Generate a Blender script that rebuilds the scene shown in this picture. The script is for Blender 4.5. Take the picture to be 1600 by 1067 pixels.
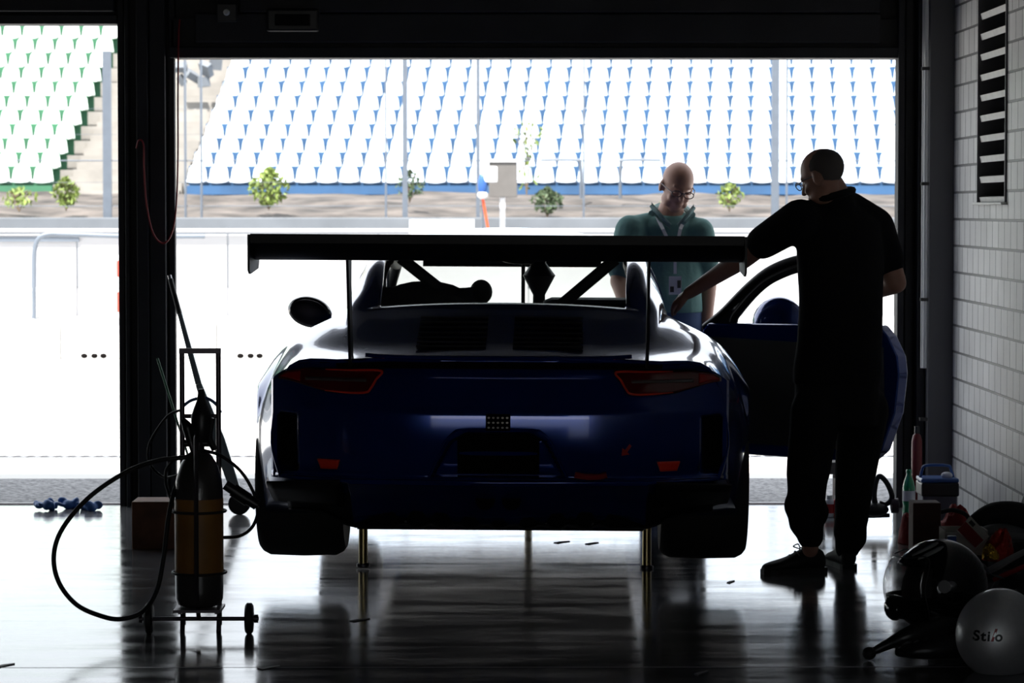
import bpy, bmesh, math, random
from math import sin, cos, pi, radians as R, sqrt
from mathutils import Vector as V, Matrix, Euler, noise
random.seed(7)
S = bpy.context.scene
C = S.collection
for o in list(bpy.data.objects): bpy.data.objects.remove(o)

# ---------------------------------------------------------------- camera, sky, sun, exposure
F = 4667.0                       # focal length in pixels (105 mm lens)
CAMH = 1.53
CROT = Euler((R(90 - 2.558), 0, R(-0.307)), 'XYZ')
cam = bpy.data.objects.new('Camera', bpy.data.cameras.new('Camera')); C.objects.link(cam)
cam.location = (0, 0, CAMH); cam.rotation_euler = CROT
cam.data.lens = 105.0; cam.data.sensor_width = 36.0; cam.data.clip_end = 400
cam.data.dof.use_dof = True; cam.data.dof.focus_distance = 11.5; cam.data.dof.aperture_fstop = 9.0
S.camera = cam
CM = CROT.to_matrix()
def at(px, py, Y):
    """world point that lies at depth Y and was measured at photo pixel (px, py)"""
    d = CM @ V((px - 800, -(py - 533.5), -F))
    k = Y / d.y
    return V((d.x * k, Y, CAMH + d.z * k))
def X_(px, Y): return at(px, 325, Y).x
def Z_(py, Y): return at(775, py, Y).z

w = bpy.data.worlds.new('World'); S.world = w; w.use_nodes = True
nt = w.node_tree; bg = nt.nodes['Background']
sky = nt.nodes.new('ShaderNodeTexSky'); sky.sky_type = 'HOSEK_WILKIE'; sky.turbidity = 4.0; sky.ground_albedo = .4
sky.sun_direction = V((-.25, -.42, .87)).normalized()
mixn = nt.nodes.new('ShaderNodeMixRGB'); mixn.inputs[0].default_value = .6
mixn.inputs[2].default_value = (.95, .98, 1.0, 1)
nt.links.new(sky.outputs[0], mixn.inputs[1]); nt.links.new(mixn.outputs[0], bg.inputs[0])
bg.inputs[1].default_value = 1.25
sl = bpy.data.lights.new('Sun', 'SUN'); sl.energy = 5.5; sl.angle = R(1.2); sl.color = (1, .965, .91)
sun = bpy.data.objects.new('Sun', sl); C.objects.link(sun)
sun.rotation_euler = V((-.25, -.42, .87)).to_track_quat('Z', 'Y').to_euler()
S.view_settings.view_transform = 'Standard'; S.view_settings.look = 'None'
S.view_settings.gamma = 1; S.view_settings.use_curve_mapping = False
S.view_settings.exposure = 1.4

# ---------------------------------------------------------------- materials
def mat(name, col, rough=.6, metal=0., coat=0., spec=.5, bump=None, var=None, trans=0., emis=None):
    m = bpy.data.materials.new(name); m.use_nodes = True
    n = m.node_tree; b = n.nodes['Principled BSDF']
    b.inputs['Base Color'].default_value = (*col, 1)
    b.inputs['Roughness'].default_value = rough; b.inputs['Metallic'].default_value = metal
    b.inputs['Coat Weight'].default_value = coat; b.inputs['Coat Roughness'].default_value = .04
    b.inputs['Specular IOR Level'].default_value = spec
    b.inputs['Transmission Weight'].default_value = trans
    tc = n.nodes.new('ShaderNodeTexCoord')
    vs, va = var if var else (6.0, .06)
    nz = n.nodes.new('ShaderNodeTexNoise'); nz.inputs['Scale'].default_value = vs; nz.inputs['Detail'].default_value = 5
    n.links.new(tc.outputs['Object'], nz.inputs['Vector'])
    mr = n.nodes.new('ShaderNodeMapRange'); mr.inputs[3].default_value = 1 - va; mr.inputs[4].default_value = 1 + va
    mr.inputs[1].default_value = .3; mr.inputs[2].default_value = .7
    n.links.new(nz.outputs['Fac'], mr.inputs[0])
    mx = n.nodes.new('ShaderNodeVectorMath'); mx.operation = 'SCALE'; mx.inputs[0].default_value = col
    n.links.new(mr.outputs[0], mx.inputs['Scale']); n.links.new(mx.outputs[0], b.inputs['Base Color'])
    if bump:
        n2 = n.nodes.new('ShaderNodeTexNoise'); n2.inputs['Scale'].default_value = bump[0]; n2.inputs['Detail'].default_value = 4
        n.links.new(tc.outputs['Object'], n2.inputs['Vector'])
        bp = n.nodes.new('ShaderNodeBump'); bp.inputs['Strength'].default_value = bump[1]; bp.inputs['Distance'].default_value = .02
        n.links.new(n2.outputs['Fac'], bp.inputs['Height']); n.links.new(bp.outputs[0], b.inputs['Normal'])
    if emis:
        b.inputs['Emission Color'].default_value = (*emis[0], 1); b.inputs['Emission Strength'].default_value = emis[1]
    return m
M = {}
M['dark_wall'] = mat('dark painted steel', (.05, .05, .053), .7, var=(3, .15), spec=.15)
M['black_ceiling'] = mat('dark ceiling', (.02, .02, .022), .9, spec=.03)
M['black_rubber'] = mat('black rubber', (.012, .012, .013), .6)
M['tyre'] = mat('tyre rubber', (.014, .014, .015), .75)
M['black_plastic'] = mat('black plastic', (.012, .012, .014), .4)
M['black_gloss'] = mat('glossy black', (.005, .005, .006), .12, coat=.6, spec=.3)
M['carbon'] = mat('carbon black', (.008, .008, .010), .5, spec=.3)
M['paint'] = mat('dark blue car paint', (.004, .030, .20), .16, metal=.4, coat=.8, spec=.3)
M['lip'] = mat('pale edge', (.35, .36, .38), .25, metal=.5)
M['white_paint'] = mat('white paint', (.75, .76, .78), .45)
M['steel'] = mat('steel', (.38, .38, .4), .28, metal=1)
M['dark_steel'] = mat('dark steel', (.07, .06, .07), .4, metal=.7)
M['brass'] = mat('worn brass tube', (.42, .33, .16), .28, metal=1)
M['alu'] = mat('grey aluminium', (.33, .40, .40), .45, metal=.3)
M['concrete_lt'] = mat('pale concrete', (.66, .66, .65), .85, var=(1.2, .06), bump=(20, .1))
M['panel'] = mat('whitish panel', (.33, .33, .345), .6, var=(.7, .05))
M['barrier_grey'] = mat('grey concrete barrier', (.135, .148, .165), .9, var=(1.1, .14))
M['stand_conc'] = mat('grandstand concrete', (.27, .255, .235), .9, var=(1.5, .15))
M['earth'] = mat('earth bank', (.068, .058, .052), .95, var=(1.2, .75), bump=(3, .6))
M['blue_board'] = mat('blue board', (.022, .075, .17), .6, var=(1.2, .2))
M['green_board'] = mat('green board', (.03, .13, .065), .6, var=(1.2, .2))
M['seat_blue'] = mat('faded pale blue plastic', (.62, .70, .80), .5)
M['seat_green'] = mat('faded pale green plastic', (.62, .74, .66), .5)
M['galv'] = mat('galvanised steel', (.115, .135, .165), .5, metal=.2)
M['wood'] = mat('brown wood block', (.20, .085, .04), .7, var=(9, .35))
M['wood_dark'] = mat('dark red wood block', (.07, .028, .02), .7, var=(9, .3))
M['blue_cloth'] = mat('blue nitrile', (.03, .12, .36), .5)
M['red'] = mat('red plastic', (.45, .02, .02), .35)
M['marker_red'] = mat('marker red', (.75, .05, .03), .5)
M['dark_red'] = mat('dark red paint', (.16, .01, .012), .4)
M['red_lens'] = mat('red lens', (.35, .005, .006), .12, coat=1)
M['red_lens2'] = mat('dark red lens', (.10, .004, .006), .1, coat=1)
M['reflector'] = mat('red reflector', (1.0, .05, .02), .3)
M['lens_grey'] = mat('smoked lens', (.10, .08, .08), .15, coat=1)
M['red_cable'] = mat('red cable', (.30, .015, .02), .5)
M['orange'] = mat('orange plastic', (.8, .10, .03), .5)
M['white_plastic'] = mat('white plastic', (.8, .8, .8), .4)
M['skin'] = mat('skin', (.42, .22, .16), .5, var=(20, .06))
M['hair'] = mat('grey hair', (.10, .09, .085), .8)
M['black_shirt'] = mat('black cotton', (.010, .010, .012), .95, spec=.15, bump=(30, .15))
M['black_trouser'] = mat('black trousers', (.011, .011, .013), .95, spec=.15, bump=(18, .3))
M['teal'] = mat('teal polo cotton', (.085, .185, .18), .9, bump=(14, .35))
M['teal_lt'] = mat('pale teal collar', (.17, .27, .27), .9)
M['jeans'] = mat('blue denim', (.03, .06, .15), .9)
M['white_cloth'] = mat('white cloth', (.7, .7, .74), .8)
M['grey_cloth'] = mat('grey cloth', (.20, .20, .20), .8)
M['black_cloth'] = mat('black cloth', (.012, .012, .014), .85, bump=(12, .5))
M['red_cloth'] = mat('dark red cloth', (.28, .012, .016), .8, bump=(12, .5))
M['silver'] = mat('silver paint', (.80, .80, .81), .5, metal=.75, coat=.5, var=(60, .03))
M['green_pet'] = mat('green bottle plastic', (.02, .33, .12), .12, coat=.8)
M['cooler'] = mat('grey plastic box', (.10, .10, .13), .5)
M['blue_plastic'] = mat('blue plastic', (.03, .10, .32), .35)
M['cardboard'] = mat('white cardboard', (.55, .53, .47), .8)
M['orange_label'] = mat('orange brown label', (.34, .15, .03), .5, var=(5, .25))
M['bottle_black'] = mat('painted steel bottle', (.04, .037, .035), .35, coat=.2)
M['beige'] = mat('beige board', (.125, .117, .11), .8)
M['leaf'] = mat('yellow green leaves', (.17, .23, .05), .7, var=(3, .3))
M['leaf_dk'] = mat('green leaves', (.065, .10, .045), .7, var=(3, .3))
M['trunk'] = mat('stem', (.15, .11, .07), .8)
M['foil'] = mat('yellow foil', (.75, .42, .03), .22, metal=.8, bump=(25, .8))
M['foil_red'] = mat('red foil', (.40, .02, .01), .25, metal=.6, bump=(25, .8))
M['led'] = mat('pale LED lens', (.9, .86, .78), .25)
M['interior'] = mat('dark grey interior', (.05, .05, .052), .6)
M['white_slat'] = mat('white slat', (.72, .72, .70), .6, var=(10, .08))
M['deep'] = mat('deep black', (.006, .005, .005), .95, spec=.05)
M['conduit'] = mat('conduit pale for highlight', (.75, .76, .77), .35)  # colour lifted to stand for the highlight and bright gap at the pipe
M['column'] = mat('grey column paint', (.13, .13, .14), .6, var=(2, .08))
M['logo_black'] = mat('logo black', (.008, .008, .01), .4)
M['logo_red'] = mat('logo red', (.3, .01, .02), .4)

def glass(name, tint, refl=.06):
    m = bpy.data.materials.new(name); m.use_nodes = True; n = m.node_tree; n.nodes.remove(n.nodes['Principled BSDF'])
    t = n.nodes.new('ShaderNodeBsdfTransparent'); t.inputs[0].default_value = (*tint, 1)
    g = n.nodes.new('ShaderNodeBsdfGlossy'); g.inputs['Roughness'].default_value = .03
    lw = n.nodes.new('ShaderNodeLayerWeight'); lw.inputs[0].default_value = .5
    pw_ = n.nodes.new('ShaderNodeMath'); pw_.operation = 'POWER'; pw_.inputs[1].default_value = 5; n.links.new(lw.outputs['Facing'], pw_.inputs[0])
    f = n.nodes.new('ShaderNodeMath'); f.operation = 'MULTIPLY_ADD'; f.inputs[1].default_value = .6; f.inputs[2].default_value = .04; n.links.new(pw_.outputs[0], f.inputs[0])
    x = n.nodes.new('ShaderNodeMixShader')
    n.links.new(f.outputs[0], x.inputs[0]); n.links.new(t.outputs[0], x.inputs[1]); n.links.new(g.outputs[0], x.inputs[2])
    n.links.new(x.outputs[0], n.nodes['Material Output'].inputs[0]); return m
M['glass'] = glass('clear glass', (.86, .88, .86), .12)
M['visor'] = glass('clear visor', (.93, .93, .93), .1)
M['glass_tint'] = glass('tinted glass', (.55, .58, .56), .12)

def brick_mat():
    m = bpy.data.materials.new('white painted block wall'); m.use_nodes = True; n = m.node_tree; b = n.nodes['Principled BSDF']
    tc = n.nodes.new('ShaderNodeTexCoord'); sp = n.nodes.new('ShaderNodeSeparateXYZ'); cb = n.nodes.new('ShaderNodeCombineXYZ')
    n.links.new(tc.outputs['Object'], sp.inputs[0]); n.links.new(sp.outputs['Y'], cb.inputs['X']); n.links.new(sp.outputs['Z'], cb.inputs['Y'])
    br = n.nodes.new('ShaderNodeTexBrick'); n.links.new(cb.outputs[0], br.inputs['Vector'])
    br.inputs['Color1'].default_value = (.76, .76, .76, 1); br.inputs['Color2'].default_value = (.66, .66, .66, 1)
    br.inputs['Mortar'].default_value = (.15, .15, .155, 1); br.inputs['Scale'].default_value = 1
    br.inputs['Mortar Size'].default_value = .007; br.inputs['Mortar Smooth'].default_value = .3
    br.inputs['Brick Width'].default_value = .165; br.inputs['Row Height'].default_value = .134; br.offset = .43
    nz = n.nodes.new('ShaderNodeTexNoise'); nz.inputs['Scale'].default_value = 3; nz.inputs['Detail'].default_value = 6
    n.links.new(tc.outputs['Object'], nz.inputs['Vector'])
    mr = n.nodes.new('ShaderNodeMapRange'); mr.inputs[1].default_value = .3; mr.inputs[2].default_value = .7; mr.inputs[3].default_value = .88; mr.inputs[4].default_value = 1.08
    n.links.new(nz.outputs['Fac'], mr.inputs[0])
    vm = n.nodes.new('ShaderNodeVectorMath'); vm.operation = 'SCALE'; n.links.new(br.outputs['Color'], vm.inputs[0]); n.links.new(mr.outputs[0], vm.inputs['Scale'])
    n.links.new(vm.outputs[0], b.inputs['Base Color']); b.inputs['Roughness'].default_value = .55
    bp = n.nodes.new('ShaderNodeBump'); bp.inputs['Strength'].default_value = .7; bp.inputs['Distance'].default_value = .006; bp.invert = True
    n.links.new(br.outputs['Fac'], bp.inputs['Height']); n.links.new(bp.outputs[0], b.inputs['Normal'])
    return m
M['brick'] = brick_mat()

def floor_mat():
    m = bpy.data.materials.new('worn glossy grey floor'); m.use_nodes = True; n = m.node_tree; b = n.nodes['Principled BSDF']
    L = n.links.new
    tc = n.nodes.new('ShaderNodeTexCoord')
    def nz(scale, sc=(1, 1, 1), det=5, rough=.55):
        mp = n.nodes.new('ShaderNodeMapping'); mp.inputs['Scale'].default_value = sc; L(tc.outputs['Object'], mp.inputs[0])
        t = n.nodes.new('ShaderNodeTexNoise'); t.inputs['Scale'].default_value = scale; t.inputs['Detail'].default_value = det; t.inputs['Roughness'].default_value = rough
        L(mp.outputs[0], t.inputs['Vector']); return t.outputs['Fac']
    def mr(src, a, c, lo, hi):
        t = n.nodes.new('ShaderNodeMapRange'); t.inputs[1].default_value = a; t.inputs[2].default_value = c; t.inputs[3].default_value = lo; t.inputs[4].default_value = hi; L(src, t.inputs[0]); return t.outputs[0]
    streak = nz(1.4, (1.1, 4.5, 1), 6, .65); big = nz(.9, (1, 1.6, 1), 4); spots = nz(16, (.7, 1.4, 1), 3, .5)
    base = mr(big, .35, .65, .09, .13); sp = mr(spots, .2, .23, .3, 1.0)
    mu = n.nodes.new('ShaderNodeMath'); mu.operation = 'MULTIPLY'; L(base, mu.inputs[0]); L(sp, mu.inputs[1])
    cc = n.nodes.new('ShaderNodeCombineColor'); L(mu.outputs[0], cc.inputs[0]); L(mu.outputs[0], cc.inputs[1])
    m2 = n.nodes.new('ShaderNodeMath'); m2.operation = 'MULTIPLY'; m2.inputs[1].default_value = 1.06; L(mu.outputs[0], m2.inputs[0]); L(m2.outputs[0], cc.inputs[2])
    L(cc.outputs[0], b.inputs['Base Color'])
    r1 = mr(streak, .35, .68, .07, .18); L(r1, b.inputs['Roughness']); b.inputs['Specular IOR Level'].default_value = .30
    bp = n.nodes.new('ShaderNodeBump'); bp.inputs['Strength'].default_value = .035; bp.inputs['Distance'].default_value = .008
    L(streak, bp.inputs['Height'])
    fine = nz(60, (.5, 1.4, 1), 3); bp2 = n.nodes.new('ShaderNodeBump'); bp2.inputs['Strength'].default_value = .05; bp2.inputs['Distance'].default_value = .003
    L(fine, bp2.inputs['Height']); L(bp.outputs[0], bp2.inputs['Normal']); L(bp2.outputs[0], b.inputs['Normal'])
    return m
M['floor'] = floor_mat()
def ground_mat(name, c1, c2, sc, fine=0):
    m = mat(name, c1, .9, var=(sc, .12), bump=(60, .3)); n = m.node_tree; b = n.nodes['Principled BSDF']
    if fine:
        tc = n.nodes.new('ShaderNodeTexCoord'); t = n.nodes.new('ShaderNodeTexNoise'); t.inputs['Scale'].default_value = fine; t.inputs['Detail'].default_value = 2
        n.links.new(tc.outputs['Object'], t.inputs['Vector'])
        cr = n.nodes.new('ShaderNodeMixRGB'); cr.inputs[1].default_value = (*c1, 1); cr.inputs[2].default_value = (*c2, 1)
        mr = n.nodes.new('ShaderNodeMapRange'); mr.inputs[1].default_value = .35; mr.inputs[2].default_value = .65; n.links.new(t.outputs['Fac'], mr.inputs[0])
        n.links.new(mr.outputs[0], cr.inputs[0]); n.links.new(cr.outputs[0], b.inputs['Base Color'])
    return m
M['asphalt'] = ground_mat('speckled asphalt', (.11, .11, .12), (.33, .33, .34), 3, 45)
M['pitlane'] = mat('bright pit lane concrete', (.60, .59, .57), .85, var=(1.3, .05))
M['track'] = mat('track asphalt', (.16, .16, .17), .9)

# ---------------------------------------------------------------- mesh builder
class MB:
    def __init__(s): s.v = []; s.f = []
    def add(s, vs, fs):
        n = len(s.v); s.v += [V(p) for p in vs]; s.f += [tuple(i + n for i in f) for f in fs]; return s
    def box(s, c, d, rot=None):
        x, y, z = [k / 2 for k in d]; c = V(c)
        m = Euler(rot).to_matrix() if rot is not None and not isinstance(rot, Matrix) else (rot or Matrix.Identity(3))
        p = [c + m @ V((a * x, b * y, e * z)) for a in (-1, 1) for b in (-1, 1) for e in (-1, 1)]
        return s.add(p, [(0, 1, 3, 2), (4, 6, 7, 5), (0, 4, 5, 1), (2, 3, 7, 6), (0, 2, 6, 4), (1, 5, 7, 3)])
    def bx(s, x0, x1, y0, y1, z0, z1): return s.box(((x0 + x1) / 2, (y0 + y1) / 2, (z0 + z1) / 2), (abs(x1 - x0), abs(y1 - y0), abs(z1 - z0)))
    def tube(s, pts, r, n=10, smooth=True, closed=False, cap=True):
        pts = [V(p) for p in pts]
        if smooth and len(pts) > 2: pts = cat(pts, 6, closed)
        N = len(pts); rs = r if isinstance(r, (list, tuple)) else None
        base = len(s.v); up = None
        for i, p in enumerate(pts):
            a = pts[(i - 1) % N] if (i > 0 or closed) else p; b = pts[(i + 1) % N] if (i < N - 1 or closed) else p
            t = (b - a)
            t = t.normalized() if t.length > 1e-9 else V((0, 0, 1))
            if up is None: up = t.orthogonal().normalized()
            up = (up - t * up.dot(t)); up = up.normalized() if up.length > 1e-6 else t.orthogonal().normalized()
            w = t.cross(up)
            if rs:
                q = i / (N - 1) * (len(rs) - 1); k = min(int(q), len(rs) - 2); rr = rs[k] + (rs[k + 1] - rs[k]) * (q - k)
            else: rr = r
            for k in range(n):
                a_ = 2 * pi * k / n; s.v.append(p + (up * cos(a_) + w * sin(a_)) * rr)
        for i in range(N if closed else N - 1):
            for k in range(n):
                i2 = (i + 1) % N
                s.f.append((base + i * n + k, base + i * n + (k + 1) % n, base + i2 * n + (k + 1) % n, base + i2 * n + k))
        if cap and not closed:
            s.f.append(tuple(base + k for k in reversed(range(n)))); s.f.append(tuple(base + (N - 1) * n + k for k in range(n)))
        return s
    def cyl(s, a, b, r, r2=None, n=20): return s.tube([a, b], [r, r if r2 is None else r2], n, smooth=False)
    def lathe(s, c, prof, n=28, axis='z'):
        base = len(s.v); c = V(c)
        for (r, h) in prof:
            for k in range(n):
                a = 2 * pi * k / n
                p = V((r * cos(a), r * sin(a), h))
                if axis == 'x': p = V((h, r * cos(a), r * sin(a)))
                if axis == 'y': p = V((r * cos(a), h, r * sin(a)))
                s.v.append(c + p)
        for i in range(len(prof) - 1):
            for k in range(n): s.f.append((base + i * n + k, base + i * n + (k + 1) % n, base + (i + 1) * n + (k + 1) % n, base + (i + 1) * n + k))
        s.f.append(tuple(base + k for k in reversed(range(n)))); s.f.append(tuple(base + (len(prof) - 1) * n + k for k in range(n)))
        return s
    def ell(s, c, r, rot=None, n=20, m=12):
        c = V(c); q = Euler(rot).to_matrix() if rot is not None else Matrix.Identity(3); base = len(s.v)
        for i in range(m + 1):
            t = pi * i / m
            for k in range(n):
                a = 2 * pi * k / n; s.v.append(c + q @ V((r[0] * sin(t) * cos(a), r[1] * sin(t) * sin(a), r[2] * cos(t))))
        for i in range(m):
            for k in range(n): s.f.append((base + i * n + k, base + (i + 1) * n + k, base + (i + 1) * n + (k + 1) % n, base + i * n + (k + 1) % n))
        return s
    def prism(s, poly, to, d):      # poly of 2D points mapped by to(u,v,w); thickness d (w from 0 to d)
        n = len(poly)
        vs = [to(u, v, 0) for u, v in poly] + [to(u, v, d) for u, v in poly]
        fs = [tuple(range(n)), tuple(range(2 * n - 1, n - 1, -1))] + [(i, i + n, (i + 1) % n + n, (i + 1) % n) for i in range(n)]
        return s.add(vs, fs)
    def grid(s, fn, nu, nv):
        vs = [fn(i / nu, j / nv) for i in range(nu + 1) for j in range(nv + 1)]
        return s.add(vs, [(i * (nv + 1) + j, (i + 1) * (nv + 1) + j, (i + 1) * (nv + 1) + j + 1, i * (nv + 1) + j + 1) for i in range(nu) for j in range(nv)])
    def build(s, name, m, parent=None, smooth=True, solid=0, bevel=0, remesh=0, sub=0, angle=40, weld=True):
        me = bpy.data.meshes.new(name); o0 = V((0, 0, 0))
        me.from_pydata([tuple(p) for p in s.v], [], s.f)
        bm = bmesh.new(); bm.from_mesh(me)
        if weld: bmesh.ops.remove_doubles(bm, verts=bm.verts, dist=1e-5)
        bmesh.ops.recalc_face_normals(bm, faces=bm.faces)
        if smooth:
            for f in bm.faces: f.smooth = True
            for e in bm.edges:
                if len(e.link_faces) == 2 and e.calc_face_angle(0) > R(angle): e.smooth = False
        bm.to_mesh(me); bm.free()
        me.materials.append(M[m] if isinstance(m, str) else m)
        o = bpy.data.objects.new(name, me); C.objects.link(o); o.parent = parent
        if remesh:
            q = o.modifiers.new('r', 'REMESH'); q.mode = 'VOXEL'; q.voxel_size = remesh; q.use_smooth_shade = True
            q2 = o.modifiers.new('s', 'SMOOTH'); q2.factor = .5; q2.iterations = 5
        if solid: q = o.modifiers.new('t', 'SOLIDIFY'); q.thickness = solid; q.offset = 0
        if bevel: q = o.modifiers.new('b', 'BEVEL'); q.width = bevel; q.segments = 2; q.limit_method = 'ANGLE'
        if sub: q = o.modifiers.new('u', 'SUBSURF'); q.levels = sub; q.render_levels = sub
        return o
def cat(p, k=6, closed=False):
    out = []; n = len(p)
    for i in range(n if closed else n - 1):
        p0 = p[(i - 1) % n] if (i > 0 or closed) else p[0] * 2 - p[1]; p1 = p[i]; p2 = p[(i + 1) % n]
        p3 = p[(i + 2) % n] if (i < n - 2 or closed) else p[n - 1] * 2 - p[n - 2]
        for j in range(k):
            t = j / k
            out.append(.5 * ((2 * p1) + (p2 - p0) * t + (2 * p0 - 5 * p1 + 4 * p2 - p3) * t * t + (3 * p1 - p0 - 3 * p2 + p3) * t ** 3))
    if not closed: out.append(p[-1])
    return out
def tag(o, label, cat_=None, group=None, kind=None):
    if label: o['label'] = label
    if cat_: o['category'] = cat_
    if group: o['group'] = group
    if kind: o['kind'] = kind
    return o
def struct(o, label=None): o['kind'] = 'structure'; (label and o.__setitem__('label', label)); return o
def empty(name, loc, rot=(0, 0, 0)):
    o = bpy.data.objects.new(name, None); C.objects.link(o); o.location = loc; o.rotation_euler = rot; o.empty_display_size = .1; return o
def dup(o, parent=None):
    c = o.copy(); C.objects.link(c); c.parent = parent
    for ch in list(o.children): dup(ch, c)
    return c
def reparent(root, *objs):    # meshes made in world coordinates under a root that stays at its base
    inv = Matrix.LocRotScale(root.location, root.rotation_euler, None).inverted()
    for o in objs:
        o.data.transform(inv); o.parent = root
def ordn(i): return ['first', 'second', 'third', 'fourth', 'fifth', 'sixth', 'seventh', 'eighth', 'ninth', 'tenth', 'eleventh', 'twelfth', 'thirteenth', 'fourteenth', 'fifteenth', 'sixteenth', 'seventeenth', 'eighteenth', 'nineteenth', 'twentieth', 'twenty-first', 'twenty-second', 'twenty-third', 'twenty-fourth', 'twenty-fifth', 'twenty-sixth', 'twenty-seventh', 'twenty-eighth', 'twenty-ninth', 'thirtieth', 'thirty-first', 'thirty-second', 'thirty-third', 'thirty-fourth', 'thirty-fifth', 'thirty-sixth', 'thirty-seventh', 'thirty-eighth'][i]

# ---------------------------------------------------------------- garage shell
YF = 15.36                               # inner face of the front wall, where the floor ends
XW = 2.32                                # right wall
XP0, XP1 = X_(187, YF), X_(275, YF)      # pillar between the two bays
XJ = X_(1399, YF)                        # right jamb of the main bay
ZM, ZL = Z_(92, YF), Z_(39, YF)          # underside of the two lintels
ZC, ZROOF = 3.0, 3.35
XLW, YB = -7.5, -2.5
fl = MB(); fl.grid(lambda u, v: V((XLW + (XW + .2 - XLW) * u, YB + (YF + .02 - YB) * v, 0)), 4, 4)
struct(fl.build('floor', 'floor', smooth=False))
struct(MB().bx(XLW, XW + .2, YB, YF + .35, ZC, ZC + .12).build('ceiling', 'black_ceiling', smooth=False))
struct(MB().bx(XLW - .2, XLW, YB - .2, YF + .35, 0, ZROOF).build('wall_left', 'dark_wall', smooth=False))
# unseen back wall, its stepped opening shaped to light the helmet and bumper
struct(MB().bx(XLW, -2.0, YB - .2, YB, 0, ZROOF).bx(2.2, XW + .2, YB - .2, YB, 0, ZROOF).bx(-2.0, .9, YB - .2, YB, 1.0, ZROOF).bx(.9, 2.2, YB - .2, YB, 2.2, ZROOF).build('wall_back', 'dark_wall', smooth=False))
# right wall of painted blocks with an opening for the louvre
LY0, LY1 = F * XW / (1573 - 775), F * XW / (1529 - 775)
LZ0 = Z_(316, (LY0 + LY1) / 2); LZ1 = ZC - .1
wr = MB().bx(XW, XW + .2, YB, LY0, 0, ZC).bx(XW, XW + .2, LY1, YF + .35, 0, ZC).bx(XW, XW + .2, LY0, LY1, 0, LZ0).bx(XW, XW + .2, LY0, LY1, LZ1, ZC)
struct(wr.build('wall_right', 'brick', smooth=False))
# front wall: lintels, pillar, jamb
fw = MB()
fw.bx(XLW, XP0, YF, YF + .1, ZL, ZROOF); fw.bx(XP1, XJ + .02, YF, YF + .1, ZM, ZROOF)
fw.bx(XP0 + .01, XP1 - .01, YF + .0, YF + .1, 0, ZROOF); fw.bx(XJ + .012, XW + .2, YF, YF + .06, 0, ZROOF)
fw.bx(XLW, -5.4, YF, YF + .1, 0, ZL)
struct(fw.build('wall_front', 'dark_wall', smooth=False, bevel=.004))
struct(MB().bx(XLW - .2, XW + .4, YB - .2, YF + .32, ZC + .121, ZROOF + .12).build('ceiling.001', 'dark_wall', smooth=False))
# trims: pillar flanges, door tracks, lintel pans
tr = MB()
for px0, px1, dy in ((187, 196, .06), (199, 205, .09), (218, 236, .12), (238, 262, .10), (266, 275, .05)):
    tr.bx(X_(px0, YF), X_(px1, YF), YF - dy, YF + .01, 0, ZC)
struct(tr.build('trim_1', 'dark_wall', smooth=False, bevel=.004))
t2 = MB()
t2.bx(XP1 - .02, XJ + .02, YF - .10, YF + .02, ZM, ZM + .055); t2.bx(XP1 - .02, XJ + .02, YF - .05, YF + .02, ZM + .055, Z_(30, YF)); 
t2.bx(X_(310, YF), X_(1370, YF), YF - .13, YF - .02, Z_(68, YF), Z_(24, YF)); t2.bx(X_(380, YF), X_(1368, YF), YF - .16, YF - .02, Z_(22, YF), Z_(-60, YF))
struct(t2.build('trim_2', 'dark_wall', smooth=False, bevel=.006))
t3 = MB(); t3.bx(-5.4, XP0, YF - .08, YF + .02, ZL, ZL + .045); t3.bx(-5.4, XP0 - .01, YF - .16, YF, ZL + .06, ZL + .25)
struct(t3.build('trim_3', 'dark_wall', smooth=False, bevel=.005))
t4 = MB()
for px0, px1, dy in ((1398, 1408, .12), (1412, 1424, .06), (1428, 1440, .14)):
    t4.bx(X_(px0, YF), X_(px1, YF), YF - dy, YF + .01, 0, ZC)
struct(t4.build('trim_4', 'dark_wall', smooth=False, bevel=.004))
struct(MB().bx(X_(1451, 15.15), XW + .01, 15.14, YF + .01, 0, ZC).build('trim_5', 'column', smooth=False, bevel=.008))
struct(MB().bx(-5.4, XJ, YF + .03, YF + .09, 0, .006).build('trim_6', 'dark_steel', smooth=False))
# pipe on the jamb
cd = empty('conduit', (X_(1446, 15.1), 15.1, 0))
m = MB(); m.cyl((0, 0, .72), (0, 0, ZC), .011); m.cyl((-.012, 0.02, .72), (-.012, .02, ZC), .006); m.build('pipe', 'conduit', cd)
for py in (107, 287, 468, 655):
    z = Z_(py, 15.1); MB().bx(-.022, .016, -.014, .03, z - .008, z + .008).build('clamp', 'black_plastic', cd, smooth=False)
tag(cd, 'vertical pipe coloured pale for its highlight, clipped to the dark jamb beside the grey column', 'pipe')
# black box and small round fitting over the main bay
bx_ = empty('control_box', at(458, 32, 15.16))
MB().box((0, 0, 0), (.265, .08, .115)).build('housing', 'black_plastic', bx_, bevel=.012, smooth=False)
MB().box((0, -.042, 0), (.18, .01, .06)).build('cover', 'black_gloss', bx_, bevel=.004, smooth=False)
tag(bx_, 'black rounded box mounted on the beam above the main bay', 'box')
kn = empty('wall_switch', at(355, 20, 15.18))
MB().box((0, .0, 0), (.10, .06, .09)).build('back_plate', 'black_plastic', kn, bevel=.005, smooth=False)
MB().lathe((0, -.055, 0), [(.012, 0), (.016, .012), (.016, .03)], axis='y').build('knob', 'white_plastic', kn)
tag(kn, 'small dark switch plate with pale round knob on the beam above the bay', 'switch')

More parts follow.
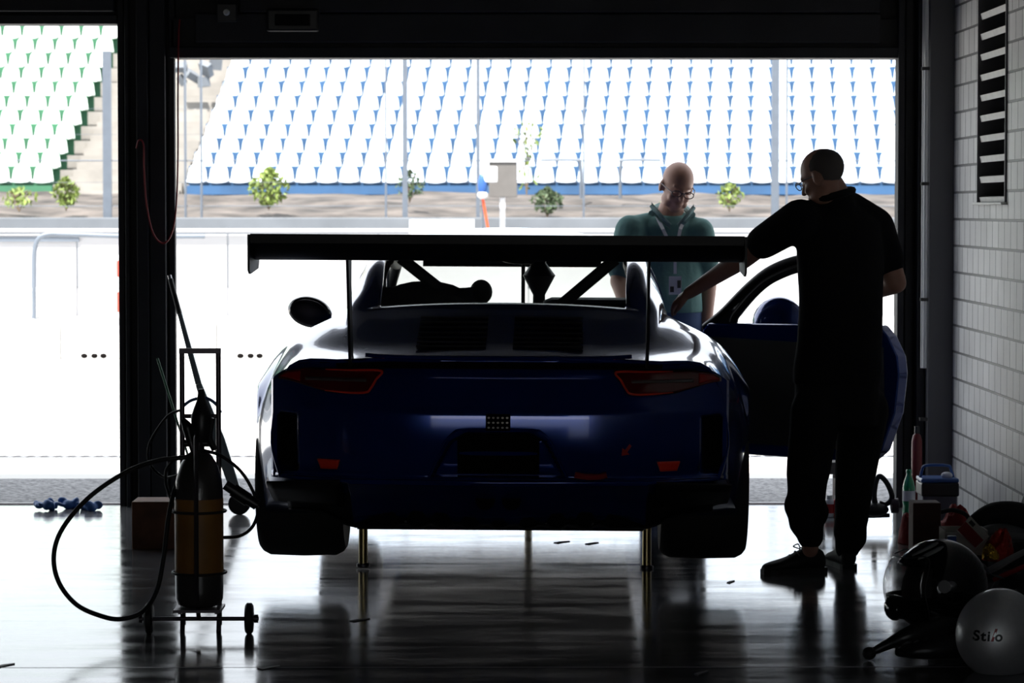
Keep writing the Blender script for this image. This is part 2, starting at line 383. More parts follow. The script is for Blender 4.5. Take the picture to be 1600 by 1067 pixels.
# louvre in the right wall
lv = empty('wall_louvre', (XW, (LY0 + LY1) / 2, LZ0)); parts = []
m = MB(); m.bx(XW + .13, XW + .15, LY0, LY1, LZ0, LZ1); back = m.build('backing', 'deep', smooth=False)
k = 0; z = LZ0 + .012
m = MB(); m.bx(XW - .03, XW + .12, LY0 - .02, LY1 + .02, LZ0 - .012, LZ0 + .0); sill = m.build('sill', 'white_slat', smooth=False, bevel=.003)
parts = [back, sill]
for ya in (LY0, LY1 - .012): parts.append(MB().bx(XW - .01, XW + .13, ya, ya + .012, LZ0, LZ1).build('frame_post', 'column', smooth=False))
while z < LZ1 - .02:
    m = MB(); m.box((XW + .012, (LY0 + LY1) / 2, z), (.016, LY1 - LY0 - .026, .030), (0, R(-14), 0)); parts.append(m.build('slat', 'white_slat', smooth=False)); z += .0975
reparent(lv, *parts)
tag(lv, 'tall louvre of white slats in the white block wall at right', 'vent')

# ---------------------------------------------------------------- outdoors
YL = F * CAMH / (745 - 325.)
struct(MB().bx(-14, 14, YF + .02, YL, -.06, -.012).build('apron', 'asphalt', smooth=False), 'grey speckled asphalt strip outside the garage')
struct(MB().bx(-22, 22, YL, 31.4, -.08, -.014).build('pit_lane', 'pitlane', smooth=False), 'bright pit lane')
struct(MB().bx(-40, 40, 31.4, 58, -.10, -.02).build('race_track', 'track', smooth=False), 'race track')
struct(MB().bx(-14, 14, -30, YB - .2, -.06, -.002).build('bounce_ground', 'pitlane', smooth=False), 'unseen concrete ground added behind the garage to bounce light in')  # unseen ground added to throw sunlight in through the rear opening
# drain channel
YD = F * CAMH / (711 - 325.)
dc = empty('drain_channel', (0, YD, -.014)); m = MB()
for i in range(-60, 40): m.box((i * .085, YD, -.009), (.05, .045, .006), (0, 0, R(28)))
a = m.build('grating', 'dark_steel', smooth=False)
b = MB().bx(-5.2, 3.4, YD - .05, YD + .05, -.013, -.010).build('channel', 'barrier_grey', smooth=False); reparent(dc, a, b)
tag(dc, 'grey slotted drain channel running across the bright pit lane', 'drain')
# low white barrier blocks with three drain holes
YW = F * CAMH / (559 - 325.) ; zt = Z_(497, YW)
bw = (337 - 93) * YW / F; x0 = X_(93, YW)
n = 0
def drain_block(i, nn):
    r = empty('barrier_block', (x0 + i * bw, YW, -.014))
    blk = MB(); blk.bx(.006, bw - .006, 0, .55, .0, zt + .014); blk.build('block', 'concrete_lt', r, smooth=False, bevel=.012)
    for hx in (37, 53, 67):
        MB().ell((hx * YW / F, .0, .035), (.036, .012, .026), n=12, m=8).build('drain_hole', 'deep', r)
    names = ['cut by the left edge of the photo', 'behind the dark pillar', 'left of the blue car', 'hidden mostly behind the wing mirror and car', 'behind the blue car', 'seen between car and open door', 'seen through the open door window', 'behind the man in black', 'at the far right beside the jamb']
    tag(r, 'low white concrete block across the pit lane, ' + names[nn], 'barrier', 'white barrier blocks across the pit lane')
for nn, i in enumerate(range(-1, 8)): drain_block(i, nn)
# panels on top of barrier
YPn = YW + .6; zb_, zp = zt - .03, Z_(366, YPn); pw = (355 - 120) * YPn / F; xp = X_(120, YPn)
pn = ['at the left edge of the photo', 'with a bent pipe in front', 'behind the dark pillar', 'left of the wing', 'behind the left end of the wing', 'behind the car roof', 'behind the man in teal', 'behind the black door', 'beside the right jamb']
for nn, i in enumerate(range(-1, 8)):
    o = MB().bx(xp + i * pw + .008, xp + (i + 1) * pw - .008, YPn, YPn + .05, zb_, zp).build('wall_panel', 'panel', smooth=False, bevel=.006)
    tag(o, 'whitish rectangular panel standing behind the low barrier, ' + pn[nn], 'panel', 'whitish panels on the pit wall')
o = MB().bx(-9, 9, YPn - .06, YPn + .11, 0, zt - .04).build('panel_footing', 'barrier_grey', smooth=False); struct(o)
rl = MB().cyl((-9, YPn - .05, Z_(360, YPn)), (9, YPn - .05, Z_(360, YPn)), .022, n=12).build('pit_wall_rail', 'panel')
tag(rl, 'pale horizontal tube rail along the top of the whitish panels', 'rail')
hp = MB().tube([at(320, 369, 30.48), at(205, 369, 30.48), at(100, 366, 30.48), at(75, 366, 30.48), at(60, 373, 30.48), at(54, 392, 30.48), at(53, 430, 30.48), at(53, 498, 30.48)], .024, 10).build('bent_pipe', 'galv')
tag(hp, 'bent grey pipe handrail curving down in front of the whitish panels at left', 'pipe')
o = MB().bx(X_(28, 30.7), X_(66, 30.7), 30.55, 30.8, zt, Z_(449, 30.7)).build('junction_box', 'white_plastic', bevel=.03, smooth=False)
tag(o, 'white rounded box on the low barrier beside the bent pipe', 'box')
o = MB().bx(-9, X_(118, 30.85), YPn - .03, YPn - .0, Z_(378, 30.8), Z_(371, 30.8)).build('cable_tray', 'galv', smooth=False)
tag(o, 'dark grey strip along the top of the leftmost whitish panels', 'rail')
# cone
cn = empty('marker_post', (X_(191, 30.55), 30.55, zt))
MB().lathe((0, 0, 0), [(.09, 0), (.09, .03), (.055, .04), (.055, .62), (.04, .65)]).build('post', 'white_plastic', cn)
for z0_, z1_ in ((.06, .27), (.42, .59)): MB().lathe((0, 0, 0), [(.057, z0_), (.060, z0_ + .01), (.060, z1_ - .01), (.057, z1_)]).build('red_band', 'marker_red', cn)
tag(cn, 'red and white marker post on the low barrier, half hidden by the pillar', 'post')
# far track side
YBf = 58.0
struct(MB().bx(-40, 40, YBf, YBf + .4, -.02, Z_(340, YBf)).build('track_barrier', 'barrier_grey', smooth=False, bevel=.02), 'grey concrete track barrier')
o = MB().bx(X_(640, 57.6), X_(741, 57.6), 57.5, 57.9, -.02, Z_(343, 57.6)).build('white_board', 'white_plastic', smooth=False); tag(o, 'white board in front of the grey track barrier, above the car roof', 'board')
def bank(u, v):
    y = 58.4 + 8.0 * v; z = 1.1 + .75 * v ** .8
    x = -40 + 80 * u
    return V((x, y, z + .12 * noise.noise(V((x * .7, y * .7, 0)))))
struct(MB().grid(bank, 200, 20).build('earth_bank', 'earth'), 'brown earth bank')
# grandstand
RUN, SKEW = .70, .0625
Y0 = 67.0
pitch = 33.9 * Y0 / F
def eyez(k, py): return CAMH + (325 - py) * (Y0 + RUN * k) / F
def pan(k): return eyez(k, 283 - 22.3 * k)
NR = 14
def row_x(px, k): return (px - 775) * Y0 / F + SKEW * k     # a column that starts at px in the bottom row
GL, GR = row_x(85, 0), row_x(291, 0)       # aisle edges in the bottom row
gs = MB(); gb = MB(); gg = MB()
for k in range(NR):
    y = Y0 + RUN * k; z = pan(k) - .40
    gs.bx(-45, 45, y - .1, y + RUN - .1, -.1, z)
    sk = SKEW * k
    gb.bx(GR + sk + .05, 42, y + .24, y + .27, z, pan(k) + .34); gg.bx(-42, GL + sk - .05, y + .24, y + .27, z, pan(k) + .34)  # boards added so the gaps between seats read as coloured shade
gb.bx(GR, 42, Y0 - .24, Y0 - .2, Z_(304, Y0), Z_(290, Y0)); gg.bx(-42, GL, Y0 - .24, Y0 - .2, Z_(304, Y0), Z_(290, Y0))
struct(gs.build('grandstand', 'stand_conc', smooth=False), 'concrete grandstand steps')
struct(gb.build('fascia_gap_shade', 'blue_board', smooth=False), 'blue front fascia and added boards standing for blue shade between the pale seats')
struct(gg.build('fascia_gap_shade.001', 'green_board', smooth=False), 'green front fascia and added boards standing for green shade between the pale seats at left')
st = MB()
for k in range(NR * 2):
    y = Y0 - .2 + RUN / 2 * k; z = pan(0) - .40 + (pan(1) - pan(0)) / 2 * k
    sk = SKEW * k / 2
    st.bx(GL + sk + .15, GR + sk - .2, y, y + RUN / 2, z - .4, z + .02)
struct(st.build('grandstand_stairs', 'stand_conc', smooth=False), 'pale concrete stairs between the green and blue seats')
def seat_mesh():
    m = MB()
    def fn(u, v):            # v: 0 front lip .. 1 top of back
        a = u * 2 - 1
        if v < .2: t = v / .2; y, z, wd = -.22 + .02 * t, -.05 + .05 * t, .212
        elif v < .5: t = (v - .2) / .3; y, z, wd = -.20 + .34 * t, -.0 - .03 * sin(pi * t), .215
        else: t = (v - .5) / .5; y, z, wd = .14 + .07 * t, -.0 + .39 * t, .228 - .052 * t - .04 * max(0, t - .8) * 5
        top = 0
        if v > .5: top = -.05 * a ** 4 * (v - .5) * 2
        return V((a * wd, y - .05 * (1 - a * a) * -1 * (0 if v < .2 else .4), z + top + .03 * a * a * (1 if v < .5 else 0)))
    m.grid(fn, 8, 12)
    return m
def make_seat(name, mt):
    return seat_mesh().build(name, mt, solid=.02)
seat_b = make_seat('grandstand_seat', 'seat_blue'); seat_g = make_seat('grandstand_seat', 'seat_green')
def vis_px(x, k): return 775 + x * F / (Y0 + RUN * k)
used = {'b': 0, 'g': 0}
stuffb = []; stuffg = []
for k in range(NR):
    y = Y0 + RUN * k
    for side in ('b', 'g'):
        cnt = 0
        for i in range(45):
            x = (GR + SKEW * k + pitch * (i + .5)) if side == 'b' else (GL + SKEW * k - pitch * (i + .5))
            px = vis_px(x, k); py = 325 - (pan(k) - CAMH) * F / y
            if px > 2000 or px < -420: break
            if side == 'b' and px < 262: continue
            if side == 'g' and px > 205: continue
            ind = (k < 8) and -25 < px < 1440
            top = 82 if side == 'b' else 30
            cnt += 1
            if not ind: (stuffb if side == 'b' else stuffg).append(V((x, y, pan(k)))); continue
            if side == 'b': o = seat_b if not used['b'] else dup(seat_b)
            else: o = seat_g if not used['g'] else dup(seat_g)
            used[side] = 1
            o.location = (x, y, pan(k)); o.rotation_euler = (R(random.uniform(-2, 2)), 0, R(random.uniform(-1, 1)))
            where = 'bottom row' if k == 0 else ordn(k) + ' row up'
            if side == 'b': tag(o, 'pale seat, blue block, %s, %s right of the stairs' % (where, ordn(cnt - 1)), 'seat', 'pale seats of the blue grandstand block')
            else: tag(o, 'pale seat, green block, %s, %s left of the stairs' % (where, ordn(cnt - 1)), 'seat', 'pale seats of the green grandstand block')
print('SEATS', len(stuffb), len(stuffg))
for lst, mt, nm in ((stuffb, 'seat_blue', 'blue'), (stuffg, 'seat_green', 'green')):
    b = MB(); sm = seat_mesh()
    for p in lst: b.add([q + p for q in sm.v], sm.f)
    o = b.build('grandstand_seats', mt, weld=False, solid=.02); tag(o, 'pale plastic seats in the upper rows and outer columns of the %s block' % nm, 'seats', None, 'stuff')
# fence along the track
fn_ = empty('catch_fence', (0, 58.6, 1.0)); parts = []
for px, wpx, top in ((168, 13, 80), (633, 8, 60), (747, 6, 60), (1211, 12, 60), (603, 3, 60), (912, 3, 60), (1229, 3, 60), (290, 3, 60), (315, 3, 60)):
    x = X_(px, 58.6); w_ = wpx * 58.6 / F
    parts.append(MB().bx(x - w_ / 2, x + w_ / 2, 58.55, 58.65, .9, Z_(top, 58.6)).build('post', 'galv', smooth=False))
for py, t in ((251, 2.0), (322, 1.2), (170, .5), (210, .5), (285, .7)):
    parts.append(MB().cyl((-11, 58.6, Z_(py, 58.6)), (9, 58.6, Z_(py, 58.6)), t * .5 * 58.6 / F, n=6).build('rail', 'galv'))
reparent(fn_, *parts); tag(fn_, 'tall grey wire catch fence with posts between track and grandstand', 'fence')
gt = MB()
for a, b in ((958, 975), (528, 520)):
    pass
for i, (xa, xb) in enumerate(((905, 912), (972, 978))):
    o = MB().tube([at(xa - (60 if i == 0 else -60), 250, 63), at(xa + (-5 if i == 0 else 5), 250, 63), at(xa + (2 if i == 0 else -2), 258, 63), at(xa + (3 if i == 0 else -3), 310, 63)], .035, 8).build('handrail', 'galv')
    tag(o, 'bent grey handrail at the foot of the stand, %s side of the gap' % ('left' if i == 0 else 'right'), 'handrail')
# board on post
bd = empty('notice_board', (X_(786, 57), 57, 0))
h0, h1 = Z_(308, 57), Z_(253, 57)
MB().bx(-.27, .27, -.03, .03, h0, h1).build('panel', 'beige', bd, smooth=False, bevel=.01)
MB().bx(-.29, .29, -.06, .06, h1, h1 + .05).build('cap', 'white_plastic', bd, smooth=False)
MB().bx(-.06, .04, .03, .1, 0, h0 + .2).build('post', 'white_plastic', bd, smooth=False)
tag(bd, 'beige rectangular board on a white post beside the track', 'board')
mb = empty('marshal_box', (X_(754, 56.6), 56.6, Z_(308, 56.6)))
MB().ell((0, 0, .22), (.09, .08, .24), n=14, m=8).build('body', 'blue_plastic', mb)
MB().ell((.0, 0, .04), (.1, .09, .08), n=14, m=8).build('foot', 'white_plastic', mb)
MB().bx(.02, .28, -.06, .06, .28, .58).build('box', 'white_plastic', mb, bevel=.02, smooth=False)
MB().cyl((0, 0, 0), (.30, .1, -1.72), .025, n=8).build('strap', 'orange', mb)
MB().cyl((0, .05, .1), (0, .05, -1.76), .02, n=8).build('post', 'galv', mb)
tag(mb, 'blue and white box with an orange strap beside the beige board', 'box')
# bushes
def bush(px, py, Y, wpx, hpx, mt, label, n=260, tall=False):
    base = at(px, py + hpx / 2, Y); w_ = wpx * Y / F / 2; h = hpx * Y / F
    m = MB(); rnd = random.Random(px)
    for i in range(n):
        t = rnd.random() ** (.8); a = rnd.uniform(0, 2 * pi); rr = w_ * sqrt(rnd.random()) * (sin(pi * min(1, t * .85 + .12)) if not tall else .6 + .4 * sin(t * 9))
        c = base + V((rr * cos(a), rr * sin(a), h * t)); s_ = rnd.uniform(.04, .09)
        q = Euler((rnd.uniform(0, 3), rnd.uniform(0, 3), rnd.uniform(0, 3))).to_matrix()
        m.add([c + q @ V(p) for p in ((-s_, 0, 0), (0, -s_ * .5, .02), (s_, 0, 0), (0, s_ * .5, .02))], [(0, 1, 2, 3)])
    r = empty('bush', base)
    f = m.build('foliage', mt, smooth=False, weld=False)
    sm = MB()
    for i in range(5): sm.tube([base + V((0, 0, -.1)), base + V((rnd.uniform(-.3, .3) * w_, 0, h * .4)), base + V((rnd.uniform(-.7, .7) * w_, rnd.uniform(-.1, .1), h * .85))], .012, 5)
    g = sm.build('stem', 'trunk'); reparent(r, f, g); tag(r, label, 'bush')
bush(420, 292, 60.5, 66, 56, 'leaf', 'round yellow green bush below the seats, left of the car roof', 420)
bush(103, 300, 60.5, 44, 44, 'leaf', 'green bush at the foot of the stairs in the left bay', 260)
bush(855, 313, 60.5, 52, 38, 'leaf_dk', 'dark green low bush right of the beige board', 260)
bush(823, 245, 61.5, 56, 105, 'leaf', 'thin tall young tree with pale leaves above the dark green bush', 90, True)
bush(1140, 305, 60.5, 44, 36, 'leaf', 'small pale green bush between the two men', 150)
bush(640, 288, 61, 50, 42, 'leaf_dk', 'sparse green bush beside the left fence post above the roof', 120)
bush(30, 308, 60.5, 60, 30, 'leaf', 'low sparse weeds at the left edge of the photo', 100)
bush(1200 - 165, 325, 60.2, 36, 16, 'leaf', 'low weeds behind the head of the man in teal', 40)
o = MB()
rub = [(282, 105, 18), (300, 118, 22), (322, 108, 20), (337, 100, 16), (318, 128, 14), (284, 125, 14)]
for i, (px, py, rr) in enumerate(rub):
    Yk = 71.2; c = at(px, py, Yk)
    m = MB(); m.box(c, (rr * 1.1 * Yk / F, .3, rr * .5 * Yk / F), (R(30), R(25 * i), R(40 * i)))
    o = m.build('loose_slab', 'barrier_grey')
    tag(o, ['grey loose lump at the very left top of the blue block', 'grey lump below the others on the stairs', 'largest grey lump beside the upper seats', 'grey lump touching the top lintel line', 'small grey lump beside the seats', 'small grey lump lowest at left on the stairs'][i], 'rubble', 'grey loose lumps on the stairs')

# ================================================================ the car
car = empty('racing_car', (.004, 11.2, 0), (0, R(.3), R(-1.3)))
tag(car, 'dark blue racing coupe with huge rear wing raised on its air jacks', 'car')
ZCW, RT = .435, .335                     # wheel centre height and tyre radius
YR, YFr = 1.02, 3.50                     # axle positions
KEY = {  # y: K2x K2z K3x K3z K4x K4z K5x K5z K6x K6z K7z
    0.00: (.84, .50, .875, .66, .80, .920, .56, .950, .30, .962, .965),
    0.25: (.90, .40, .93, .66, .81, .930, .60, .980, .36, 1.005, 1.012),
    0.55: (.94, .32, .965, .68, .84, .958, .62, 1.035, .48, 1.075, 1.09),
    0.78: (.96, .30, .98, .68, .855, .975, .63, 1.075, .55, 1.120, 1.145),
    1.02: (.965, .30, .985, .68, .865, .985, .645, 1.10, .56, 1.195, 1.235),
    1.40: (.94, .28, .972, .67, .86, .96, .68, 1.06, .575, 1.285, 1.355),
    1.90: (.88, .26, .925, .66, .84, .92, .70, 1.01, .585, 1.335, 1.425),
    2.30: (.87, .26, .905, .65, .83, .91, .71, 1.00, .59, 1.335, 1.435),
    2.80: (.87, .26, .905, .64, .83, .90, .71, .99, .58, 1.290, 1.395),
    3.15: (.90, .26, .925, .64, .84, .90, .72, .97, .60, 1.140, 1.235),
    3.50: (.92, .26, .935, .64, .85, .90, .72, .95, .62, .985, 1.030),
    3.75: (.92, .26, .93, .62, .84, .88, .70, .91, .50, .930, .945),
    4.10: (.88, .24, .89, .56, .80, .79, .66, .82, .45, .845, .855),
    4.35: (.82, .22, .84, .50, .74, .66, .60, .70, .40, .720, .730),
    4.48: (.78, .22, .80, .40, .70, .50, .55, .54, .35, .555, .560)}
KY = sorted(KEY)
def keyat(y):
    y = max(KY[0], min(KY[-1], y))
    for i in range(len(KY) - 1):
        if y <= KY[i + 1]: break
    a, b = KY[i], KY[i + 1]; t = (y - a) / (b - a)
    p0 = KEY[KY[max(0, i - 1)]]; p1 = KEY[a]; p2 = KEY[b]; p3 = KEY[KY[min(len(KY) - 1, i + 2)]]
    d0 = (b - KY[max(0, i - 1)]) or 1; d1 = (KY[min(len(KY) - 1, i + 2)] - a) or 1
    out = []
    for q in range(11):
        m1 = (p2[q] - p0[q]) / d0 * (b - a); m2 = (p3[q] - p1[q]) / d1 * (b - a)
        out.append((2 * t ** 3 - 3 * t * t + 1) * p1[q] + (t ** 3 - 2 * t * t + t) * m1 + (-2 * t ** 3 + 3 * t * t) * p2[q] + (t ** 3 - t * t) * m2)
    return out
def bend(x, y):
    r = .30 * (abs(x) / .90) ** 4 * max(0, 1 - y / .9)
    f = .42 * (abs(x) / .85) ** 3 * max(0, (y - 3.75) / .73)
    return y + r - f
NS, NG, NRf = 16, 6, 9          # points: side, glass band, roof
def section(y):
    k = keyat(y); K2, K3, K4, K5, K6 = [V((k[2 * i], 0, k[2 * i + 1])) for i in range(5)]; z7 = k[10]
    for yc in (YR, YFr):
        d = abs(y - yc)
        if d < .375:
            zz = ZCW + sqrt(.375 ** 2 - d * d) - .0
            if zz > K2.z: K2.z = zz; K3.z = max(K3.z, zz + .02); K2.x = K3.x + .003
    zu = .29 if y < 4.2 else .24
    if y < .3: zu = .50 - (y / .3) * .2
    under = [V((0, 0, zu)), V((.56, 0, zu)), V((.57, 0, max(K2.z - .0, zu))), V((K2.x - .05, 0, K2.z))]
    side = cat([K2, K3, K4, K5], 5)      # 16 points
    gl = [K5.lerp(K6, (i + 1) / NG) + V((.02 * sin(pi * (i + 1) / NG), 0, 0)) for i in range(NG)]
    rf = [V((K6.x * (1 - t), 0, K6.z + (z7 - K6.z) * (1 - (1 - t) ** 2.3))) for t in [(i + 1) / NRf for i in range(NRf)]]
    pr = under + side + gl + rf
    return [V((p.x, bend(p.x, y), p.z)) for p in pr]
J5 = 4 + NS - 1; J6 = J5 + NG; J7 = J6 + NRf
ysec = sorted(set([round(i * .065, 4) for i in range(69)] + [.02, 4.48, .76, .80, 1.56, 1.96, 2.02, 3.12]))
SEC = [section(y) for y in ysec]
def classify(ym, j, side):
    # j = lower index of face strip
    if J6 < j < J7 and .78 < ym < 1.58: return 'rear_window'
    if J6 <= j < J7 and 2.80 < ym < 3.46: return 'windscreen'
    if J5 <= j < J6:
        lo = j == J5
        if 1.28 < ym < 1.85 and not lo and j < J6 - 1: return 'quarter_window'
        if side < 0 and 2.0 < ym < 3.10 and not lo and j < J6 - 1: return 'side_window'
    if side > 0 and 1.98 < ym < 3.14 and 8 <= j < J6: return 'hole'
    if side > 0 and 1.98 < ym < 3.14 and 5 <= j < 8: return 'hole' if j > 5 else 'body'
    return 'body'
mbs = {}
for side in (-1, 1):
    for i in range(len(ysec) - 1):
        ym = (ysec[i] + ysec[i + 1]) / 2
        for j in range(J7):
            c = classify(ym, j, side)
            if c == 'hole': continue
            key = c + ('_l' if side < 0 else '_r') if c in ('quarter_window', 'side_window') else c
            a, b, d, e = SEC[i][j], SEC[i + 1][j], SEC[i + 1][j + 1], SEC[i][j + 1]
            q = [V((p.x * side, p.y, p.z)) for p in (a, b, d, e)]
            mbs.setdefault(key, MB()).add(q, [(0, 1, 2, 3)])
# nose cap
fr = SEC[-1]; nz_ = [V((p.x * s_, p.y, p.z)) for s_ in (1,) for p in fr] + [V((-p.x, p.y, p.z)) for p in reversed(fr)]
mbs['body'].add(nz_, [tuple(range(len(nz_)))])
for key, m in mbs.items():
    if key == 'body': body = m.build('body_shell', 'paint', car, solid=.012, angle=50)
    else: m.build(key.replace('_l', '').replace('_r', '') if key[-2:] in ('_l', '_r') else key, 'black_gloss' if key.startswith('quarter') else 'glass', car)
# rear bumper with recessed plate bay and side vents
def sm(a, b, x): t = max(0, min(1, (x - a) / (b - a))); return t * t * (3 - 2 * t)
def fz_top(x):
    ax = abs(x)
    return .962 - .007 * (ax / .56) ** 2 if ax < .56 else .955 - .085 * ((ax - .56) / .32) ** 3
def recess(x, z):
    hw = .255 - (.09 * (z - .515) / .17) - (.04 * sm(.64, .69, z))
    return sm(hw + .008, hw - .012, abs(x)) * sm(.512, .520, z) * sm(.692, .680, z) if True else 0
def ventr(x, z):
    return sm(.86, .845, abs(x)) * sm(.765, .78, abs(x)) * sm(.515, .535, z) * sm(.75, .725, z)
def fascia(x, z, off=0, flat=False):
    y = .30 * (abs(x) / .90) ** 4
    y += (.010 * sm(.755, .785, z) + .30 * max(0, z - .78) + .55 * (z - .73) ** 2) * sm(.875, .70, abs(x)) - .045 * sm(.935, .958, z)
    y += .02 * sm(.62, .50, z) - .012 * sm(.515, .505, z)
    if not flat: y += .055 * recess(x, z) + .07 * ventr(x, z)
    return V((x, y - off, z))
m = MB()
def fb(u, v):
    x = .878 * (2 * u - 1); zt_ = fz_top(x); return fascia(x, .49 + (zt_ - .49) * v)
m.grid(fb, 170, 64)
m.build('rear_bumper', 'paint', car, solid=.006, angle=60)
def conform(x0, x1, zlo, zhi, off=.006, nu=30, nv=8, flat=True):
    m = MB(); m.grid(lambda u, v: (lambda x: fascia(x, zlo(x) + (zhi(x) - zlo(x)) * v, off, flat))(x0 + (x1 - x0) * u), nu, nv); return m
for s_ in (-1, 1):
    # side vent grille
    conform(s_ * .782, s_ * .848, lambda x: .535, lambda x: .735, -.055, 6, 10).build('side_vent', 'deep', car, solid=.004)
    # tail lamp: pointed outer end, slanted inner end
    zt_ = lambda x: min(.918 - .004 * abs(abs(x) - .5) - .012 * sm(.70, .84, abs(x)), fz_top(x) - .008)
    def zb2(x):
        a = abs(x); inner = .918 - (a - .435) / .055 * .09 if a < .49 else .828
        return min(.914, max(inner, .828) + .045 * sm(.62, .86, a))
    lamp = conform(s_ * .435, s_ * .845, zb2, zt_, .012, 50, 8).build('tail_light', 'red_lens2', car, solid=.012)
    lamp['label'] = 'dark red tail light with bright red rim'
    # glowing looking rim
    pts = [fascia(s_ * x, z, .022, True) for x, z in ((.66, .914), (.56, .914), (.445, .913), (.462, .882), (.482, .848), (.50, .833), (.56, .830), (.66, .836))]
    MB().tube(pts, [.002, .004, .0045, .0045, .0045, .0045, .004, .002], 8).build('lens_rim', 'reflector', lamp)
    conform(s_ * .50, s_ * .74, lambda x: .872, lambda x: .884, .021, 20, 2).build('light_bar', 'lens_grey', lamp, solid=.003)
    conform(s_ * .76, s_ * .84, lambda x: zb2(x) + .01, lambda x: zt_(x) - .008, .021, 12, 4).build('side_lens', 'red_lens', lamp, solid=.003)
    # reflector
    m = MB(); m.grid(lambda u, v: fascia(s_ * (.60 + (.088 - .012 * (1 - v)) * u + .012 * (1 - v) * (1 - u)), .538 + .036 * v, .008, True), 10, 4)
    m.build('reflector', 'reflector', car, solid=.008)
# plate bay
MB().add([fascia(x, z, -.045, True) for x, z in ((-.155, .525), (.155, .525), (.155, .68), (-.155, .68))], [(0, 1, 2, 3)]).build('plate_holder', 'deep', car, solid=.008)
m = MB(); m.tube([fascia(x, z, .003, True) for x, z in ((-.262, .512), (-.235, .57), (-.205, .64), (-.165, .688), (-.13, .697), (0, .699), (.13, .697), (.165, .688), (.205, .64), (.235, .57), (.262, .512))], .0045, 8); m.build('bay_edge', 'paint', car)
# rain light with 15 pale lenses
rl_ = MB().bx(-.046, .046, -.028, .02, .695, .757).build('rain_light', 'deep', car, smooth=False, bevel=.003)
for i in range(5):
    for j in range(3):
        MB().ell((-.0345 + i * .01725, -.031, .7075 + j * .0185), (.0050, .003, .0040), n=8, m=6).build('led_lens', 'led', rl_)
MB().grid(lambda u, v: fascia(-.62 + 1.24 * u, .922 + .026 * v, .004, True), 40, 2).build('black_intake_strip', 'deep', car, solid=.004)
m = MB(); m.grid(lambda u, v: V(((-.86 + 1.72 * u), fascia(-.86 + 1.72 * u, .50, .012, True).y + .0 + .02 * v, .497 + .012 * sin(pi * v))), 60, 4); m.build('bumper_lower_lip', 'paint', car, solid=.006)
m = MB(); m.tube([V((x, -.012 + .06 * abs(x) ** 2, .968 + .008 * (abs(x) / .5) ** 6)) for x in [-.50 + .05 * i for i in range(21)]], .008, 8); m.build('deck_lip', 'paint', car)
# tow hook arrow and strap
ar = [(.465, .60), (.468, .63), (.478, .622), (.495, .645), (.503, .637), (.487, .614), (.495, .605)]
m = MB(); m.prism(ar, lambda u, v, w_: fascia(u, v, .003 + w_, True), .002); m.build('tow_arrow', 'red', car, smooth=False)
m = MB(); m.tube([fascia(x, z, .02, True) for x, z in ((.29, .527), (.33, .520), (.38, .520), (.41, .527))], .012, 8); m.build('tow_strap', 'red_cloth', car)
# diffuser
m = MB()
def df(u, v):
    x = -.83 + 1.66 * u; zl = .298 + .05 * sm(.55, .72, abs(x)) + (.012 if int((x + 2) / .055) % 2 else 0) * (abs(x) < .42)
    return V((x, fascia(x, .5, 0, True).y + .03 + .22 * v, .50 - (.50 - zl) * min(1, v * 1.0)))
m.grid(df, 90, 8); m.grid(lambda u, v: V((-.83 + 1.66 * u, .25 + .33 * v + .3 * (abs(-.83 + 1.66 * u) / .9) ** 4, df(u, 1).z)), 90, 3)
m.build('diffuser', 'carbon', car, solid=.01)
for x in (-.36, -.18, .18, .36): MB().bx(x - .004, x + .004, .27, .5, .300, .40).build('diffuser_fin', 'carbon', car, smooth=False)
for s_ in (-1, 1):
    MB().lathe((s_ * .05, .10, .42), [(.036, 0), (.036, .25), (.032, .25), (.032, .01)], axis='y').build('exhaust_pipe', 'deep', car)
    m = MB(); m.grid(lambda u, v: V((s_ * (.60 + .29 * u), .02 + .25 * (.6 + .3 * u) ** 4 + .38 * v * (1 + u), .498 - .15 * (1 - (1 - v) ** 2) * 1 - .02 * u)), 10, 8); m.build('bumper_corner_skirt', 'lip' if False else 'carbon', car, solid=.008)
# deck grille panels, wiper-less engine lid slats
def top_z(x, y):
    sct = section(y); pts = [p for p in sct[J5:]]
    for a, b in zip(pts[:-1], pts[1:]):
        if b.x <= abs(x) <= a.x: return a.z + (b.z - a.z) * ((a.x - abs(x)) / max(1e-6, a.x - b.x))
    return sct[-1].z
for x0_, x1_ in ((-.33, -.04), (.04, .33)):
    m = MB(); m.grid(lambda u, v: V((x0_ + (x1_ - x0_) * u, .12 + .5 * v, top_z(x0_ + (x1_ - x0_) * u, .12 + .5 * v) + .003)), 10, 10); g = m.build('engine_lid_grille', 'deep', car, solid=.002)
    for i in range(7):
        y = .16 + .065 * i; MB().box(((x0_ + x1_) / 2, y, top_z(.18, y) + .010), (abs(x1_ - x0_) * .92, .03, .004), (R(10), 0, 0)).build('grille_slat', 'deep', g, smooth=False)
